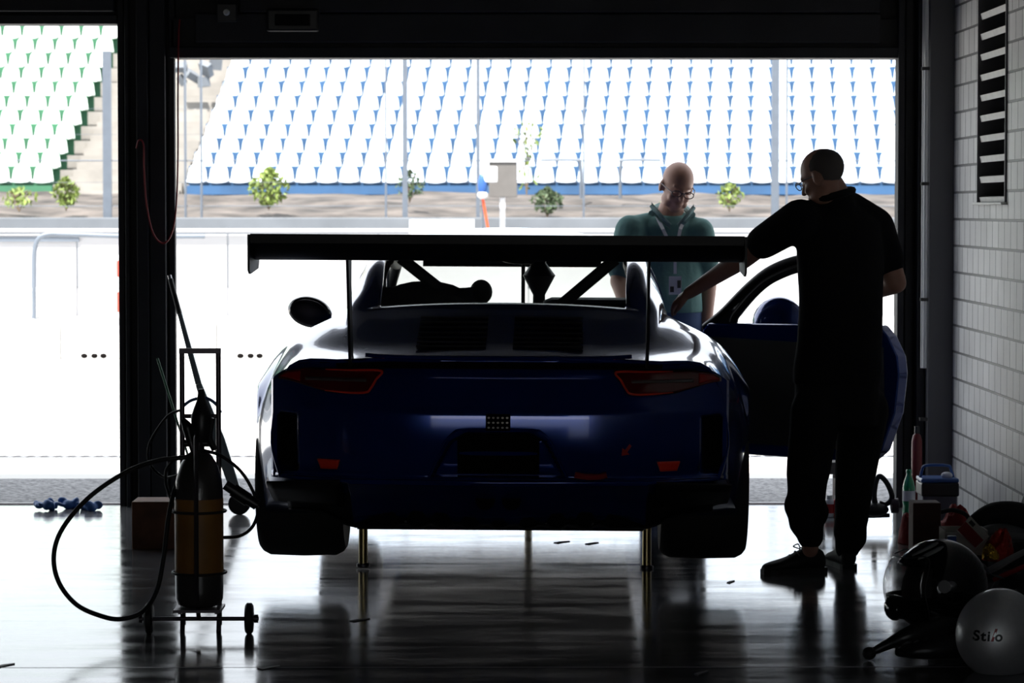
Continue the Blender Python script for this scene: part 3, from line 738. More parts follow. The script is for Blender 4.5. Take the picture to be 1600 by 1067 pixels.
# rear wing
wg = None
m = MB()
def airfoil(u):    # closed loop: chord .32
    t = u * 2 * pi; c = .5 - .5 * cos(t); th = .026 * sin(t) * (1 - .5 * c)
    return V((0, -.02 - .30 * c, 1.380 + .045 * c * c * 1.0 - .035 * sin(pi * c) + th))
m.grid(lambda u, v: airfoil(u) + V((-.90 + 1.80 * v, 0, 0)), 24, 2)
wg = m.build('rear_wing', 'carbon', car)
MB().bx(-.90, .90, -.325, -.312, 1.398, 1.432).build('gurney_flap', 'carbon', wg, smooth=False)
for s_ in (-1, 1):
    poly = [(-.35, 1.43), (.02, 1.425), (.03, 1.36), (-.02, 1.30), (-.30, 1.285), (-.345, 1.30)]
    MB().prism(poly, lambda u, v, w_: V((s_ * (.90 + w_), u, v)), .008).build('end_plate', 'carbon', wg, smooth=False)
    poly = [(-.16, 1.39), (.04, 1.37), (.03, 1.25), (.14, .96), (.14, .93), (.02, .93), (-.10, 1.25)]
    MB().prism(poly, lambda u, v, w_: V((s_ * (.555 + w_), u, v)), .010).build('wing_support', 'carbon', wg, smooth=False)
# wheels
def wheel(x, y, w_, s_):
    t = MB().lathe((x, y, ZCW), [(.24, -w_ / 2), (.30, -w_ / 2 - .005), (RT - .018, -w_ / 2 + .008), (RT - .004, -w_ / 2 + .035), (RT, 0), (RT - .004, w_ / 2 - .035), (RT - .018, w_ / 2 - .008), (.30, w_ / 2 + .005), (.24, w_ / 2)], 48, 'x').build('tyre', 'tyre', car)
    r = MB(); r.lathe((x, y, ZCW), [(.235, -w_ / 2 + .02), (.235, w_ / 2 - .02)], 36, 'x'); 
    for k in range(10):
        a = 2 * pi * k / 10; r.box((x + s_ * (w_ / 2 - .01), y + .13 * cos(a), ZCW + .13 * sin(a)), (.02, .19, .03), (a, 0, 0))
    r.build('rim', 'dark_steel', t, smooth=False)
for s_ in (-1, 1):
    wheel(s_ * .815, YR, .34, s_); wheel(s_ * .80, YFr, .27, s_)
# air jacks
for x, y in ((-.603, 1.45), (.603, 1.45), (.07, 3.95)):
    j = MB().cyl((x, y, .012), (x, y, .34), .019).build('air_jack', 'brass', car)
    MB().lathe((x, y, 0), [(.024, 0), (.028, .004), (.028, .014), (.02, .018)]).build('jack_foot', 'dark_steel', j)
    MB().cyl((x, y, .28), (x, y, .36), .032).build('jack_sleeve', 'black_plastic', j)
# mirrors
for s_ in (-1, 1):
    if s_ > 0: continue
    mm = MB().ell((s_ * .965, 3.02, 1.03), (.108, .07, .074), (0, R(14), 0), 24, 14).build('door_mirror', 'black_gloss', car)
    MB().tube([V((s_ * .90, 3.02, .98)), V((s_ * .80, 3.05, .935)), V((s_ * .74, 3.08, .93))], .014, 8).build('mirror_arm', 'black_plastic', mm)
    MB().ell((s_ * .965, 2.958, 1.03), (.092, .012, .060), (0, R(14), 0), 20, 8).build('mirror_glass', 'dark_steel', mm)
# interior
MB().bx(-.56, .56, .45, 4.40, .270, .286).build('underside_dark_sheet', 'deep', car, smooth=False)  # unseen matt black sheet added to darken the floor reflection below
MB().bx(-.70, .70, 1.0, 3.6, .30, .34).build('cockpit_floor', 'interior', car, smooth=False)
MB().grid(lambda u, v: V((-.66 + 1.32 * u, 3.05 + .42 * v, .92 + .07 * v - .05 * (2 * u - 1) ** 2)), 10, 6).build('dashboard', 'interior', car, solid=.03)
MB().bx(-.55, .55, .80, .84, .55, 1.10).build('bulkhead', 'interior', car, smooth=False)
def race_seat(x, name, dz=0):
    m = MB()
    def fn(u, v):
        a = 2 * u - 1; wd = .25 + .03 * sin(v * 3)
        if v < .4: y, z = 2.55 - .5 * v / .4, .48 - .06 * sin(v / .4 * pi)
        else: t = (v - .4) / .6; y, z = 2.05 - .22 * t, .48 + .70 * t
        if v > .85: wd -= .06 * (v - .85) / .15
        return V((x + a * wd, y + .12 * a ** 4 * (1 if v > .4 else 0), z + dz * v + .14 * a ** 4 * (1 if v <= .4 else 0)))
    m.grid(fn, 12, 20); return m.build(name, 'interior', car, solid=.05)
s1 = race_seat(-.36, 'driver_seat')
MB().ell((-.36, 1.88, 1.12), (.20, .06, .09), n=18, m=10).build('headrest', 'interior', s1)
MB().ell((-.12, 1.95, 1.16), (.05, .06, .055), n=16, m=10).build('headrest_wing', 'interior', s1)
MB().bx(.14, .60, 1.85, 2.3, .34, 1.13).build('equipment_box', 'interior', car, smooth=False, bevel=.05)
MB().bx(-.62, -.12, 1.62, 1.75, .5, 1.10).build('tank_cover', 'interior', car, smooth=False, bevel=.03)
# roll cage
cg = [[(-.57, 1.95, .34), (-.60, 1.95, .95), (-.53, 1.95, 1.30), (-.40, 1.95, 1.37), (.40, 1.95, 1.37), (.53, 1.95, 1.30), (.60, 1.95, .95), (.57, 1.95, .34)]]
cg = [MB().tube([V(p) for p in cg[0]], .022, 10).build('roll_hoop', 'interior', car)]
for a, b in (((-.47, 1.85, 1.31), (-.10, 1.85, 1.02)), ((.47, 1.85, 1.31), (.13, 1.85, 1.02)), ((-.53, 1.95, 1.30), (-.55, 3.0, 1.26)), ((.53, 1.95, 1.30), (.55, 3.0, 1.26)), ((-.55, 3.0, 1.26), (-.66, 3.5, .96)), ((.55, 3.0, 1.26), (.66, 3.5, .96))):
    MB().cyl(a, b, .026).build('cage_tube', 'interior', car)
MB().box((0, 2.90, 1.30), (.84, .012, .10), (R(-28), 0, 0)).build('sun_strip', 'black_plastic', car, smooth=False)
MB().ell((.06, 2.6, 1.315), (.14, .05, .045), n=18, m=10).build('inner_mirror', 'black_plastic', car)
MB().cyl((.055, 2.7, .9), (.055, 2.7, 1.3), .009).build('antenna_post', 'black_plastic', car)
MB().lathe((.13, 2.6, .95), [(.03, 0), (.028, .18), (.075, .27), (.03, .33), (.05, .37)]).build('camera_mount', 'black_plastic', car)
m = MB(); m.tube([V((-.34 + .16 * cos(a), 2.86 - .06 * sin(a), .90 + .14 * sin(a))) for a in [2 * pi * k / 16 for k in range(16)]], .016, 8, closed=True); m.cyl((-.34, 2.86, .90), (-.34, 3.1, .86), .03); m.bx(-.49, -.19, 2.85, 2.87, .89, .92); m.build('steering_wheel', 'black_plastic', car)
# the open right door, in its own frame: t along the door from the hinge, n its outer side
HX, HY, AN = .885, 3.16, R(52)
def dp(t, z, n): return V((HX + t * sin(AN) + n * cos(AN), HY - t * cos(AN) + n * sin(AN), z))
poly = [(0, .40), (.03, .95), (.06, .985), (1.02, 1.0), (1.07, .95), (1.12, .86), (1.13, .78), (1.11, .60), (1.04, .42), (.97, .365), (.06, .365)]
door = MB().prism(poly, lambda u, v, w_: dp(u, v, w_), .09).build('door', 'paint', car, smooth=False, bevel=.012)
door['label'] = 'open right hand door, dark blue'
fo = [(.02, .96), (.12, 1.03), (.27, 1.16), (.40, 1.245), (.56, 1.295), (.72, 1.30), (.84, 1.25), (.90, 1.12), (.92, .99)]
MB().tube([dp(t, z, .045) for t, z in fo], .024, 10).build('window_frame', 'black_plastic', door)
fo2 = [(.02, .95)] + fo[1:]
m = MB(); m.tube([dp(t, z, .045) for t, z in ((.18, .99), (.20, 1.03), (.31, 1.14), (.42, 1.21), (.58, 1.262), (.76, 1.275))], .022, 8); m.build('window_seal', 'black_rubber', door)
MB().prism([(.02, .95), (.185, .95), (.18, 1.05), (.25, 1.11), (.36, 1.20), (.34, 1.21), (.14, 1.04)], lambda u, v, w_: dp(u, v, .03 + w_), .03).build('corner_panel', 'black_plastic', door, smooth=False)
MB().prism([(.05, .42), (1.01, .42), (1.06, .6), (1.05, .90), (.06, .92)], lambda u, v, w_: dp(u, v, -.012 + w_ * .3), .04).build('inner_trim', 'interior', door, smooth=False)
MB().bx(-.0, .001, 0, .001, 0, .001) 
MB().tube([dp(.75, .80, -.01), dp(.77, .80, -.05), dp(.95, .80, -.05), dp(.97, .80, -.01)], .010, 8).build('pull_handle', 'red_cloth', door)
mm = MB(); mm.ell(dp(.36, .98, .17), (.14, .10, .135), (0, 0, AN - pi / 2), 26, 16); mm.build('door_mirror', 'paint', door)

# ================================================================ the two people
def caps(m, *segs, n=14):       # tapered capsules: (p, q, rp, rq)
    for p, q, a, b in segs:
        p, q = V(p), V(q); d = (q - p); L = d.length; d = d / L
        pts = [p - d * a * .98, p - d * a * .8, p - d * a * .45, p, q, q + d * b * .45, q + d * b * .8, q + d * b * .98]
        rs = [a * .15, a * .6, a * .89, a, b, b * .89, b * .6, b * .15]
        up = d.orthogonal().normalized(); w_ = d.cross(up); base = len(m.v)
        for pt, r in zip(pts, rs):
            for k in range(n): an = 2 * pi * k / n; m.v.append(pt + (up * cos(an) + w_ * sin(an)) * r)
        for i in range(len(pts) - 1):
            for k in range(n): m.f.append((base + i * n + k, base + i * n + (k + 1) % n, base + (i + 1) * n + (k + 1) % n, base + (i + 1) * n + k))
        m.f.append(tuple(base + k for k in reversed(range(n)))); m.f.append(tuple(base + 7 * n + k for k in range(n)))
    return m
def rings(m, lst, rz, n=24):    # stacked elliptical rings: (centre, half width, half depth); rz turns them
    lst = [(V(c), a, b) for c, a, b in lst]; cs = cat([c for c, a, b in lst], 4); base = len(m.v); N = len(cs)
    q = Matrix.Rotation(rz, 3, 'Z')
    for i, c in enumerate(cs):
        t = i / (N - 1) * (len(lst) - 1); k = min(int(t), len(lst) - 2); u = t - k; u = u * u * (3 - 2 * u)
        a = lst[k][1] * (1 - u) + lst[k + 1][1] * u; b = lst[k][2] * (1 - u) + lst[k + 1][2] * u
        for j in range(n): an = 2 * pi * j / n; m.v.append(c + q @ V((a * cos(an), b * sin(an), 0)))
    for i in range(N - 1):
        for j in range(n): m.f.append((base + i * n + j, base + i * n + (j + 1) % n, base + (i + 1) * n + (j + 1) % n, base + (i + 1) * n + j))
    m.f.append(tuple(base + k for k in reversed(range(n)))); m.f.append(tuple(base + (N - 1) * n + k for k in range(n)))
    return m
def head(m, c, face, up, k=1.0):
    """skull, jaw, nose, ears, brow; face and up are directions. returns a frame function"""
    f = V(face).normalized(); u = V(up); u = (u - f * u.dot(f)).normalized(); s_ = f.cross(u)     # s_: to the person's right
    def P(a, b, c_): return V(c) + (s_ * a + f * b + u * c_) * k
    rot = Matrix((s_, f, u)).transposed().to_euler()
    m.ell(P(0, -.008, .030), (.077 * k, .096 * k, .088 * k), rot, 24, 16)          # skull
    m.ell(P(0, .018, -.035), (.062 * k, .072 * k, .085 * k), rot, 22, 14)           # face
    m.ell(P(0, .052, -.098), (.036 * k, .032 * k, .026 * k), rot)                  # chin
    for q in (-1, 1):
        m.ell(P(q * .045, .02, -.075), (.022 * k, .05 * k, .03 * k), rot)             # jaw
        m.ell(P(q * .079, -.008, -.015), (.012 * k, .020 * k, .034 * k), rot)         # ear
        m.ell(P(q * .034, .066, -.038), (.024 * k, .020 * k, .022 * k), rot)          # cheek
    m.ell(P(0, .076, .022), (.052 * k, .018 * k, .012 * k), rot)                   # brow
    caps(m, (P(0, .088, .008), P(0, .108, -.030), .010 * k, .014 * k))              # nose
    m.ell(P(0, .088, -.062), (.024 * k, .010 * k, .006 * k), rot); m.ell(P(0, .085, -.074), (.021 * k, .010 * k, .006 * k), rot)
    return P
def hand(m, wrist, dirn, palmn, k=1.0, curl=.35, right=True):
    d = V(dirn).normalized(); nrm = V(palmn); nrm = (nrm - d * nrm.dot(d)).normalized(); s_ = d.cross(nrm) * (1 if right else -1)
    def P(a, b, c_): return V(wrist) + (d * a + s_ * b + nrm * c_) * k
    for b in (-.026, -.009, .009, .026): caps(m, (P(.02, b * .75, 0), P(.085, b, 0), .016 * k, .0125 * k))
    for b, L in ((-.030, .062), (-.010, .074), (.010, .080), (.030, .070)):
        p = P(.088, b, 0); a = .12; segs = []
        for i, (l, r0, r1) in enumerate(((.45, .0095, .0088), (.30, .0088, .008), (.25, .008, .0068))):
            a += curl; q = p + (d * cos(a) + nrm * sin(a) + s_ * b * 1.2) * L * l * k * 1.05
            caps(m, (p, q, r0 * k, r1 * k), n=10); p = q
    p = P(.02, .028, .006); q = P(.055, .055, .018); r_ = P(.088, .062, .026)
    caps(m, (p, q, .015 * k, .0115 * k), (q, r_, .0105 * k, .009 * k), n=10)
def shoe(name, toe, heel, parent, mt='black_rubber'):
    toe, heel = V(toe), V(heel); d = (toe - heel); L = d.length; d.normalize(); s_ = d.cross(V((0, 0, 1)))
    m = MB()
    def P(a, b, z): return heel + d * a * L + s_ * b + V((0, 0, z))
    prof = [(0, .030, .075), (.08, .036, .095), (.28, .038, .105), (.42, .038, .088), (.6, .044, .062), (.8, .048, .048), (.93, .040, .040), (1.0, .018, .026)]
    n = 16; base = 0
    for a, w_, h in prof:
        for k in range(n):
            an = 2 * pi * k / n; m.v.append(P(a, w_ * cos(an), h / 2 + .008 + (h / 2) * sin(an)))
    for i in range(len(prof) - 1):
        for k in range(n): m.f.append((i * n + k, i * n + (k + 1) % n, (i + 1) * n + (k + 1) % n, (i + 1) * n + k))
    m.f.append(tuple(range(n))); m.f.append(tuple((len(prof) - 1) * n + k for k in range(n)))
    o = m.build(name, mt, parent, sub=1)
    so = MB()
    pts = [P(a, w_ * 1.05, 0) for a, w_, h in prof] + [P(a, -w_ * 1.05, 0) for a, w_, h in reversed(prof)]
    so.add(pts + [p + V((0, 0, .022)) for p in pts], [tuple(range(16)), tuple(range(31, 15, -1))] + [(i, (i + 1) % 16, (i + 1) % 16 + 16, i + 16) for i in range(16)])
    so.build('sole', 'black_rubber', o, smooth=False)
    lc = MB()
    for i in range(4): a = .36 + .09 * i; z = .100 - .014 * i; lc.tube([P(a, -.028, z - .01), P(a + .02, 0, z + .006), P(a, .028, z - .01)], .003, 6)
    lc.tube([P(.36, .02, .1), P(.34, .05, .115), P(.40, .06, .105), P(.38, .02, .10)], .003, 6)
    lc.build('laces', 'grey_cloth', o, smooth=False)
    return o

# ---- man in black at the open door, back to the camera
Y1 = 12.55
p1 = empty('person', (X_(1292, Y1), Y1, 0))
tag(p1, 'man in black polo and trousers seen from behind, reaching left arm onto the car', 'person')
rz1 = R(28)                                  # he faces away and to the left
sc1 = Y1 / F
LS = at(1243, 338, 12.47); RS = at(1370, 352, 12.68)
LE = at(1160, 404, 12.62); LW = at(1076, 458, 12.86)
RE = at(1400, 442, 12.66); RWr = at(1350, 462, 12.92)
lhip = at(1275, 640, 12.50); rhip = at(1345, 640, 12.66)
lkn = at(1262, 742, 12.44); rkn = at(1336, 745, 12.66); lan = at(1266, 858, 12.44); ran = at(1322, 858, 12.62)
hc = at(1285, 276, 12.50)
b = MB()
hp1 = head(b, hc, (-.78, .50, -.42), (-.15, .1, 1), .98)
caps(b, (at(1293, 292, 12.54), at(1311, 334, 12.58), .074, .082))
rings(b, [(at(1310, 330, 12.58), .12, .08), (at(1312, 350, 12.58), .19, .105), (at(1313, 400, 12.56), .185, .125), (at(1312, 470, 12.55), .168, .14), (at(1310, 540, 12.56), .165, .145), (at(1310, 620, 12.58), .175, .135), (at(1310, 655, 12.58), .15, .11)], rz1)
caps(b, (LS, LE, .060, .046), (LE, LW, .046, .027), (RS, RE, .060, .046), (RE, RWr, .046, .028),
     (lhip, lkn, .085, .058), (lkn, lan, .058, .036), (rhip, rkn, .085, .058), (rkn, ran, .058, .036))
hand(b, LW, at(1038, 482, 13.0) - LW, (.3, .5, -.8), 1.0, .30, True)
hand(b, RWr, at(1325, 485, 12.95) - RWr, (-.4, .3, -.5), 1.0, .5, False)
body1 = b.build('body', 'skin', remesh=.0075)
sh = MB()
rings(sh, [(at(1305, 300, 12.57), .078, .080), (at(1308, 315, 12.58), .095, .088), (at(1311, 334, 12.58), .150, .095), (at(1312, 352, 12.58), .198, .122), (at(1313, 400, 12.56), .200, .145), (at(1314, 470, 12.55), .184, .160), (at(1312, 530, 12.56), .186, .165), (at(1309, 575, 12.58), .198, .165), (at(1307, 600, 12.58), .196, .16)], rz1)
caps(sh, (at(1303, 322, 12.555), at(1311, 345, 12.58), .096, .10), (LS + V((.02, 0, -.01)), LS.lerp(LE, .62), .086, .072), (RS + V((-.01, 0, -.01)), RS.lerp(RE, .62), .088, .070), (at(1330, 322, 12.6), LS, .06, .06), (at(1325, 325, 12.6), RS, .075, .075))
shirt1 = sh.build('shirt', 'black_shirt', remesh=.012)
cl = MB(); cl.tube([at(1276, 306, 12.50), at(1284, 304, 12.64), at(1312, 298, 12.66), at(1332, 297, 12.58), at(1318, 302, 12.47), at(1290, 309, 12.44)], .016, 8, closed=True); col1 = cl.build('collar', 'black_shirt')
tr_ = MB()
rings(tr_, [(at(1308, 575, 12.58), .188, .150), (at(1308, 620, 12.58), .192, .150), (at(1310, 665, 12.58), .185, .14)], rz1)
caps(tr_, (lhip, lkn, .108, .092), (lkn, at(1258, 815, 12.44), .088, .072), (rhip + V((.01, 0, 0)), rkn, .112, .088), (rkn, at(1330, 815, 12.64), .086, .072),
     (at(1264, 820, 12.44), at(1266, 838, 12.44), .060, .058), (at(1326, 845, 12.64), at(1324, 856, 12.63), .060, .055), (at(1252, 790, 12.44), at(1268, 800, 12.44), .075, .075), (at(1328, 828, 12.64), at(1330, 838, 12.64), .074, .07))
trou1 = tr_.build('trousers', 'black_trouser', remesh=.012)
gl_ = MB(); P = hp1
for q in (-1, 1):
    ctr = [P(q * .033 + .024 * cos(a), .106, .000 + .017 * sin(a)) for a in [2 * pi * k / 12 for k in range(12)]]
    gl_.tube(ctr, .0022, 6, closed=True); gl_.tube([P(q * .058, .104, .004), P(q * .078, .05, .006), P(q * .082, -.01, .0)], .0022, 6, smooth=False)
gl_.tube([P(-.010, .106, .004), P(0, .11, .008), P(.010, .106, .004)], .0022, 6)
gla1 = gl_.build('glasses', 'steel')
hr = MB(); hr.ell(P(0, -.022, .030), (.079, .088, .080), Matrix((P(1, 0, 0) - P(0, 0, 0), P(0, 1, 0) - P(0, 0, 0), P(0, 0, 1) - P(0, 0, 0))).transposed().to_euler(), 20, 12)
hair1 = hr.build('hair', 'hair')
reparent(p1, body1, shirt1, col1, trou1, gla1, hair1)
def shoe_at(t, h, par, loc):
    o = shoe('shoe', t, h, None); inv = Matrix.Translation(-V(loc))
    for q in [o] + list(o.children): q.data.transform(inv)
    o.parent = par
def flo(px, py, Y): v = at(px, py, Y); return V((v.x, Y, 0))
shoe_at(flo(1191, 890, 12.42), flo(1288, 890, 12.52), p1, p1.location)
shoe_at(flo(1300, 890, 12.86), flo(1328, 890, 12.58), p1, p1.location)

# ---- man in teal beyond the front of the car, facing the camera
Y2 = 15.75
p2 = empty('person', (X_(1042, Y2), Y2, 0))
tag(p2, 'bald man with glasses in teal polo with white lanyard, looking down beyond the car', 'person')
b = MB(); hc2 = at(1058, 290, 15.68)
hp2 = head(b, hc2, (.22, -.86, -.40), (.24, -.3, 1), 1.05)
rz2 = R(8)
LS2 = at(1093, 363, 15.76); RS2 = at(985, 360, 15.72)
LE2 = at(1107, 448, 15.85); LW2 = at(1104, 512, 15.75); RE2 = at(966, 440, 15.62); RW2 = at(985, 500, 15.42)
caps(b, (at(1050, 322, 15.78), at(1045, 345, 15.80), .066, .078))
rings(b, [(at(1043, 345, 15.8), .12, .08), (at(1042, 362, 15.8), .185, .105), (at(1042, 410, 15.8), .175, .125), (at(1046, 470, 15.78), .155, .135), (at(1050, 540, 15.78), .165, .13), (at(1050, 580, 15.78), .155, .11)], rz2)
lh2, rh2 = at(1078, 575, 15.78), at(1024, 575, 15.78); lk2, rk2 = at(1082, 680, 15.75), at(1020, 680, 15.75); la2, ra2 = at(1084, 762, 15.80), at(1018, 762, 15.80)
caps(b, (LS2, LE2, .056, .045), (LE2, LW2, .044, .028), (RS2, RE2, .056, .045), (RE2, RW2, .044, .028), (lh2, lk2, .085, .058), (lk2, la2, .056, .036), (rh2, rk2, .085, .058), (rk2, ra2, .056, .036))
hand(b, LW2, (-.1, -.25, -1), (-.8, -.5, 0), 1.0, .3, False); hand(b, RW2, (.4, -.6, -.6), (0, -.5, -.8), 1.0, .3, True)
body2 = b.build('body', 'skin', remesh=.0075)
sh = MB()
rings(sh, [(at(1046, 336, 15.8), .085, .075), (at(1044, 342, 15.8), .16, .095), (at(1042, 360, 15.8), .195, .122), (at(1042, 410, 15.8), .198, .145), (at(1046, 460, 15.78), .172, .155), (at(1049, 488, 15.78), .168, .15)], rz2)
caps(sh, (LS2, LS2.lerp(LE2, .62), .080, .074), (RS2, RS2.lerp(RE2, .75), .084, .074), (at(1060, 345, 15.8), LS2 + V((0, 0, .01)), .055, .062), (at(1028, 345, 15.8), RS2 + V((0, 0, .01)), .055, .066))
shirt2 = sh.build('shirt', 'teal', remesh=.010)
c2 = MB()
for pts in ([at(1018, 322, 15.70), at(1030, 335, 15.655), at(1047, 352, 15.65)], [at(1084, 325, 15.70), at(1074, 337, 15.655), at(1060, 352, 15.65)]):
    pts = cat(pts, 5); N_ = len(pts)
    for i_, (a_, b_) in enumerate(zip(pts[:-1], pts[1:])): c2.cyl(a_, b_, .008, .008, 8)
    c2.add([pts[0] + V((0, 0, .02)), pts[-1] + V((0, -.004, .012)), pts[-1] + V((0, -.006, -.02)), pts[N_ // 2] + V((0, -.010, -.034)), pts[0] + V((0, -.004, -.03))], [(0, 1, 2, 3, 4)])
col2 = c2.build('collar', 'teal_lt', solid=.006, smooth=False)
co = MB(); co.tube([at(1018, 334, 15.74), at(1030, 322, 15.88), at(1064, 322, 15.88), at(1082, 336, 15.74)], .018, 8); co2 = co.build('collar_band', 'teal_lt')
ly = MB()
def strap(pts, wd):
    for a, c in zip(pts[:-1], pts[1:]):
        d = (c - a).normalized(); s_ = d.cross(V((0, 1, 0))).normalized() * wd / 2
        ly.add([a - s_, a + s_, c + s_, c - s_, a - s_ + V((0, .003, 0)), a + s_ + V((0, .003, 0)), c + s_ + V((0, .003, 0)), c - s_ + V((0, .003, 0))], [(0, 1, 2, 3), (7, 6, 5, 4), (0, 4, 5, 1), (1, 5, 6, 2), (2, 6, 7, 3), (3, 7, 4, 0)])
strap([at(1026, 338, 15.68), at(1036, 358, 15.62), at(1048, 385, 15.59), at(1055, 408, 15.575)], .018)
strap([at(1072, 338, 15.68), at(1063, 358, 15.62), at(1058, 385, 15.59), at(1055, 408, 15.575)], .018)
strap([at(1055, 405, 15.573), at(1055, 428, 15.57)], .016)
lan2 = ly.build('lanyard', 'white_cloth', smooth=False)
bg_ = MB(); bg_.box(at(1055, 446, 15.565), (.065, .006, .095)); bad = bg_.build('badge', 'white_cloth', smooth=False)
bq = MB(); bq.box(at(1050, 452, 15.558), (.02, .004, .03)); bq.box(at(1061, 444, 15.558), (.018, .004, .04)); bq_ = bq.build('badge_print', 'logo_black', smooth=False)
tr_ = MB(); rings(tr_, [(at(1049, 480, 15.78), .160, .14), (at(1050, 540, 15.78), .178, .145), (at(1050, 590, 15.78), .175, .13)], rz2)
caps(tr_, (lh2, lk2, .098, .075), (lk2, la2, .074, .062), (rh2, rk2, .098, .075), (rk2, ra2, .074, .062))
trou2 = tr_.build('jeans', 'jeans', remesh=.012)
gl_ = MB(); P = hp2
for q in (-1, 1):
    ctr = [P(q * .033 + .025 * cos(a), .104, -.004 + .017 * sin(a)) for a in [2 * pi * k / 12 for k in range(12)]]
    gl_.tube(ctr, .0026, 6, closed=True); gl_.tube([P(q * .058, .102, .0), P(q * .080, .05, .004), P(q * .086, -.01, .0)], .003, 6, smooth=False)
gl_.tube([P(-.010, .104, .0), P(0, .108, .004), P(.010, .104, .0)], .0026, 6)
gla2 = gl_.build('glasses', 'dark_steel')
ey = MB()
for q in (-1, 1): ey.ell(P(q * .033, .083, -.004), (.013, .013, .006), n=12, m=8)
eyes = ey.build('eyelids', 'skin')
reparent(p2, body2, shirt2, col2, co2, lan2, bad, bq_, trou2, gla2, eyes)
for o, par in ((bq_, bad),):
    o.parent = par
shoe_at(flo(1090, 780, 15.58), flo(1086, 780, 15.86), p2, p2.location); shoe_at(flo(1010, 780, 15.58), flo(1018, 780, 15.86), p2, p2.location)

# ================================================================ gas bottle trolley at left
YT = 10.78
def g(px, py, Y=YT): return at(px, py, Y)
tx = X_(312, YT)
tro = empty('bottle_trolley', (tx, YT, 0)); ps = []
fx0, fx1 = X_(283, YT), X_(340, YT)
zt_top = Z_(548, YT)
frm = MB().cyl((fx0, YT, .02), (fx0, YT, zt_top), .0095).cyl((fx1, YT, .02), (fx1, YT, zt_top), .0095).bx(fx0 - .0095, fx1 + .0095, YT - .0095, YT + .0095, zt_top - .0095, zt_top + .0095)
ps.append(frm.build('frame', 'dark_steel', bevel=0))
ps.append(MB().cyl((fx0, YT, Z_(650, YT)), (fx1, YT, Z_(650, YT)), .008).build('cross_bar', 'dark_steel'))
cxx = (fx0 + fx1) / 2
ps.append(MB().tube([V((cxx, YT, Z_(650, YT))), V((cxx, YT - .165, Z_(680, YT))), V((cxx, YT - .165, .16)), V((cxx, YT - .09, .055))], .008, 8, smooth=False).build('front_bar', 'dark_steel'))
ax = MB().cyl((X_(218, YT), YT - .09, .055), (X_(405, YT), YT - .09, .055), .0075); ax.cyl((X_(219, YT), YT - .09, .055), (X_(224, YT), YT - .09, .055), .015); ax.cyl((X_(398, YT), YT - .09, .055), (X_(404, YT), YT - .09, .055), .015)
ps.append(ax.build('axle', 'dark_steel'))
ps.append(MB().bx(cxx - .085, cxx + .085, YT - .16, YT + .02, .085, .095).bx(fx0 - .006, fx0 + .006, YT - .12, YT, .075, .09).bx(fx1 - .006, fx1 + .006, YT - .12, YT, .075, .09).build('foot_plate', 'dark_steel', smooth=False))
for px in (234, 390):
    ps.append(MB().lathe((X_(px, YT), YT - .09, .056), [(.02, -.014), (.048, -.014), (.056, -.008), (.056, .008), (.048, .014), (.02, .014)], 28, 'x').build('wheel', 'black_rubber'))
for px in (283, 340): ps.append(MB().cyl((X_(px, YT), YT - .03, 0), (X_(px, YT), YT, .10), .009).build('stand_leg', 'dark_steel'))
for py in (795, 890):
    ps.append(MB().tube([V((cxx + .096 * cos(a), YT - .065 + .1 * sin(a), Z_(py, YT))) for a in [2 * pi * k / 20 for k in range(20)]], .005, 6, closed=True).build('strap', 'black_rubber'))
reparent(tro, *ps)
tag(tro, 'dark two wheeled bottle trolley with tall rectangular handle on the floor at left', 'trolley')
bo = empty('gas_bottle', (cxx, YT - .065, .096))
H = Z_(700, YT) - .096; zz = lambda py: Z_(py, YT) - .096
MB().lathe((0, 0, 0), [(.05, 0), (.078, .01), (.085, .03), (.0865, .06), (.0865, zz(765)), (.082, zz(745)), (.066, zz(722)), (.045, zz(708)), (.03, zz(703)), (.025, zz(700))], 36).build('cylinder', 'bottle_black', bo)
MB().lathe((0, 0, 0), [(.0872, zz(893)), (.0878, zz(892)), (.0878, zz(776)), (.0872, zz(775))], 36).build('label_sleeve', 'orange_label', bo)
MB().lathe((0, 0, 0), [(.022, zz(702)), (.02, zz(690)), (.012, zz(685)), (.012, zz(672))], 16).build('valve', 'dark_steel', bo)
MB().cyl((-.05, 0, zz(690)), (.05, 0, zz(690)), .013).build('valve_wheel', 'black_plastic', bo)
MB().lathe((.012, -.02, zz(670)), [(.022, -.04), (.034, -.01), (.038, .05), (.028, .08), (.016, .11), (.010, .15)], 18).build('regulator', 'black_plastic', bo)
MB().tube([V((.06, -.02, zz(700))), V((.04, -.02, zz(680))), V((.05, -.02, zz(650)))], .012, 8).build('gauge_arm', 'black_plastic', bo)
tag(bo, 'tall dark gas bottle with orange brown label strapped to the trolley', 'bottle')
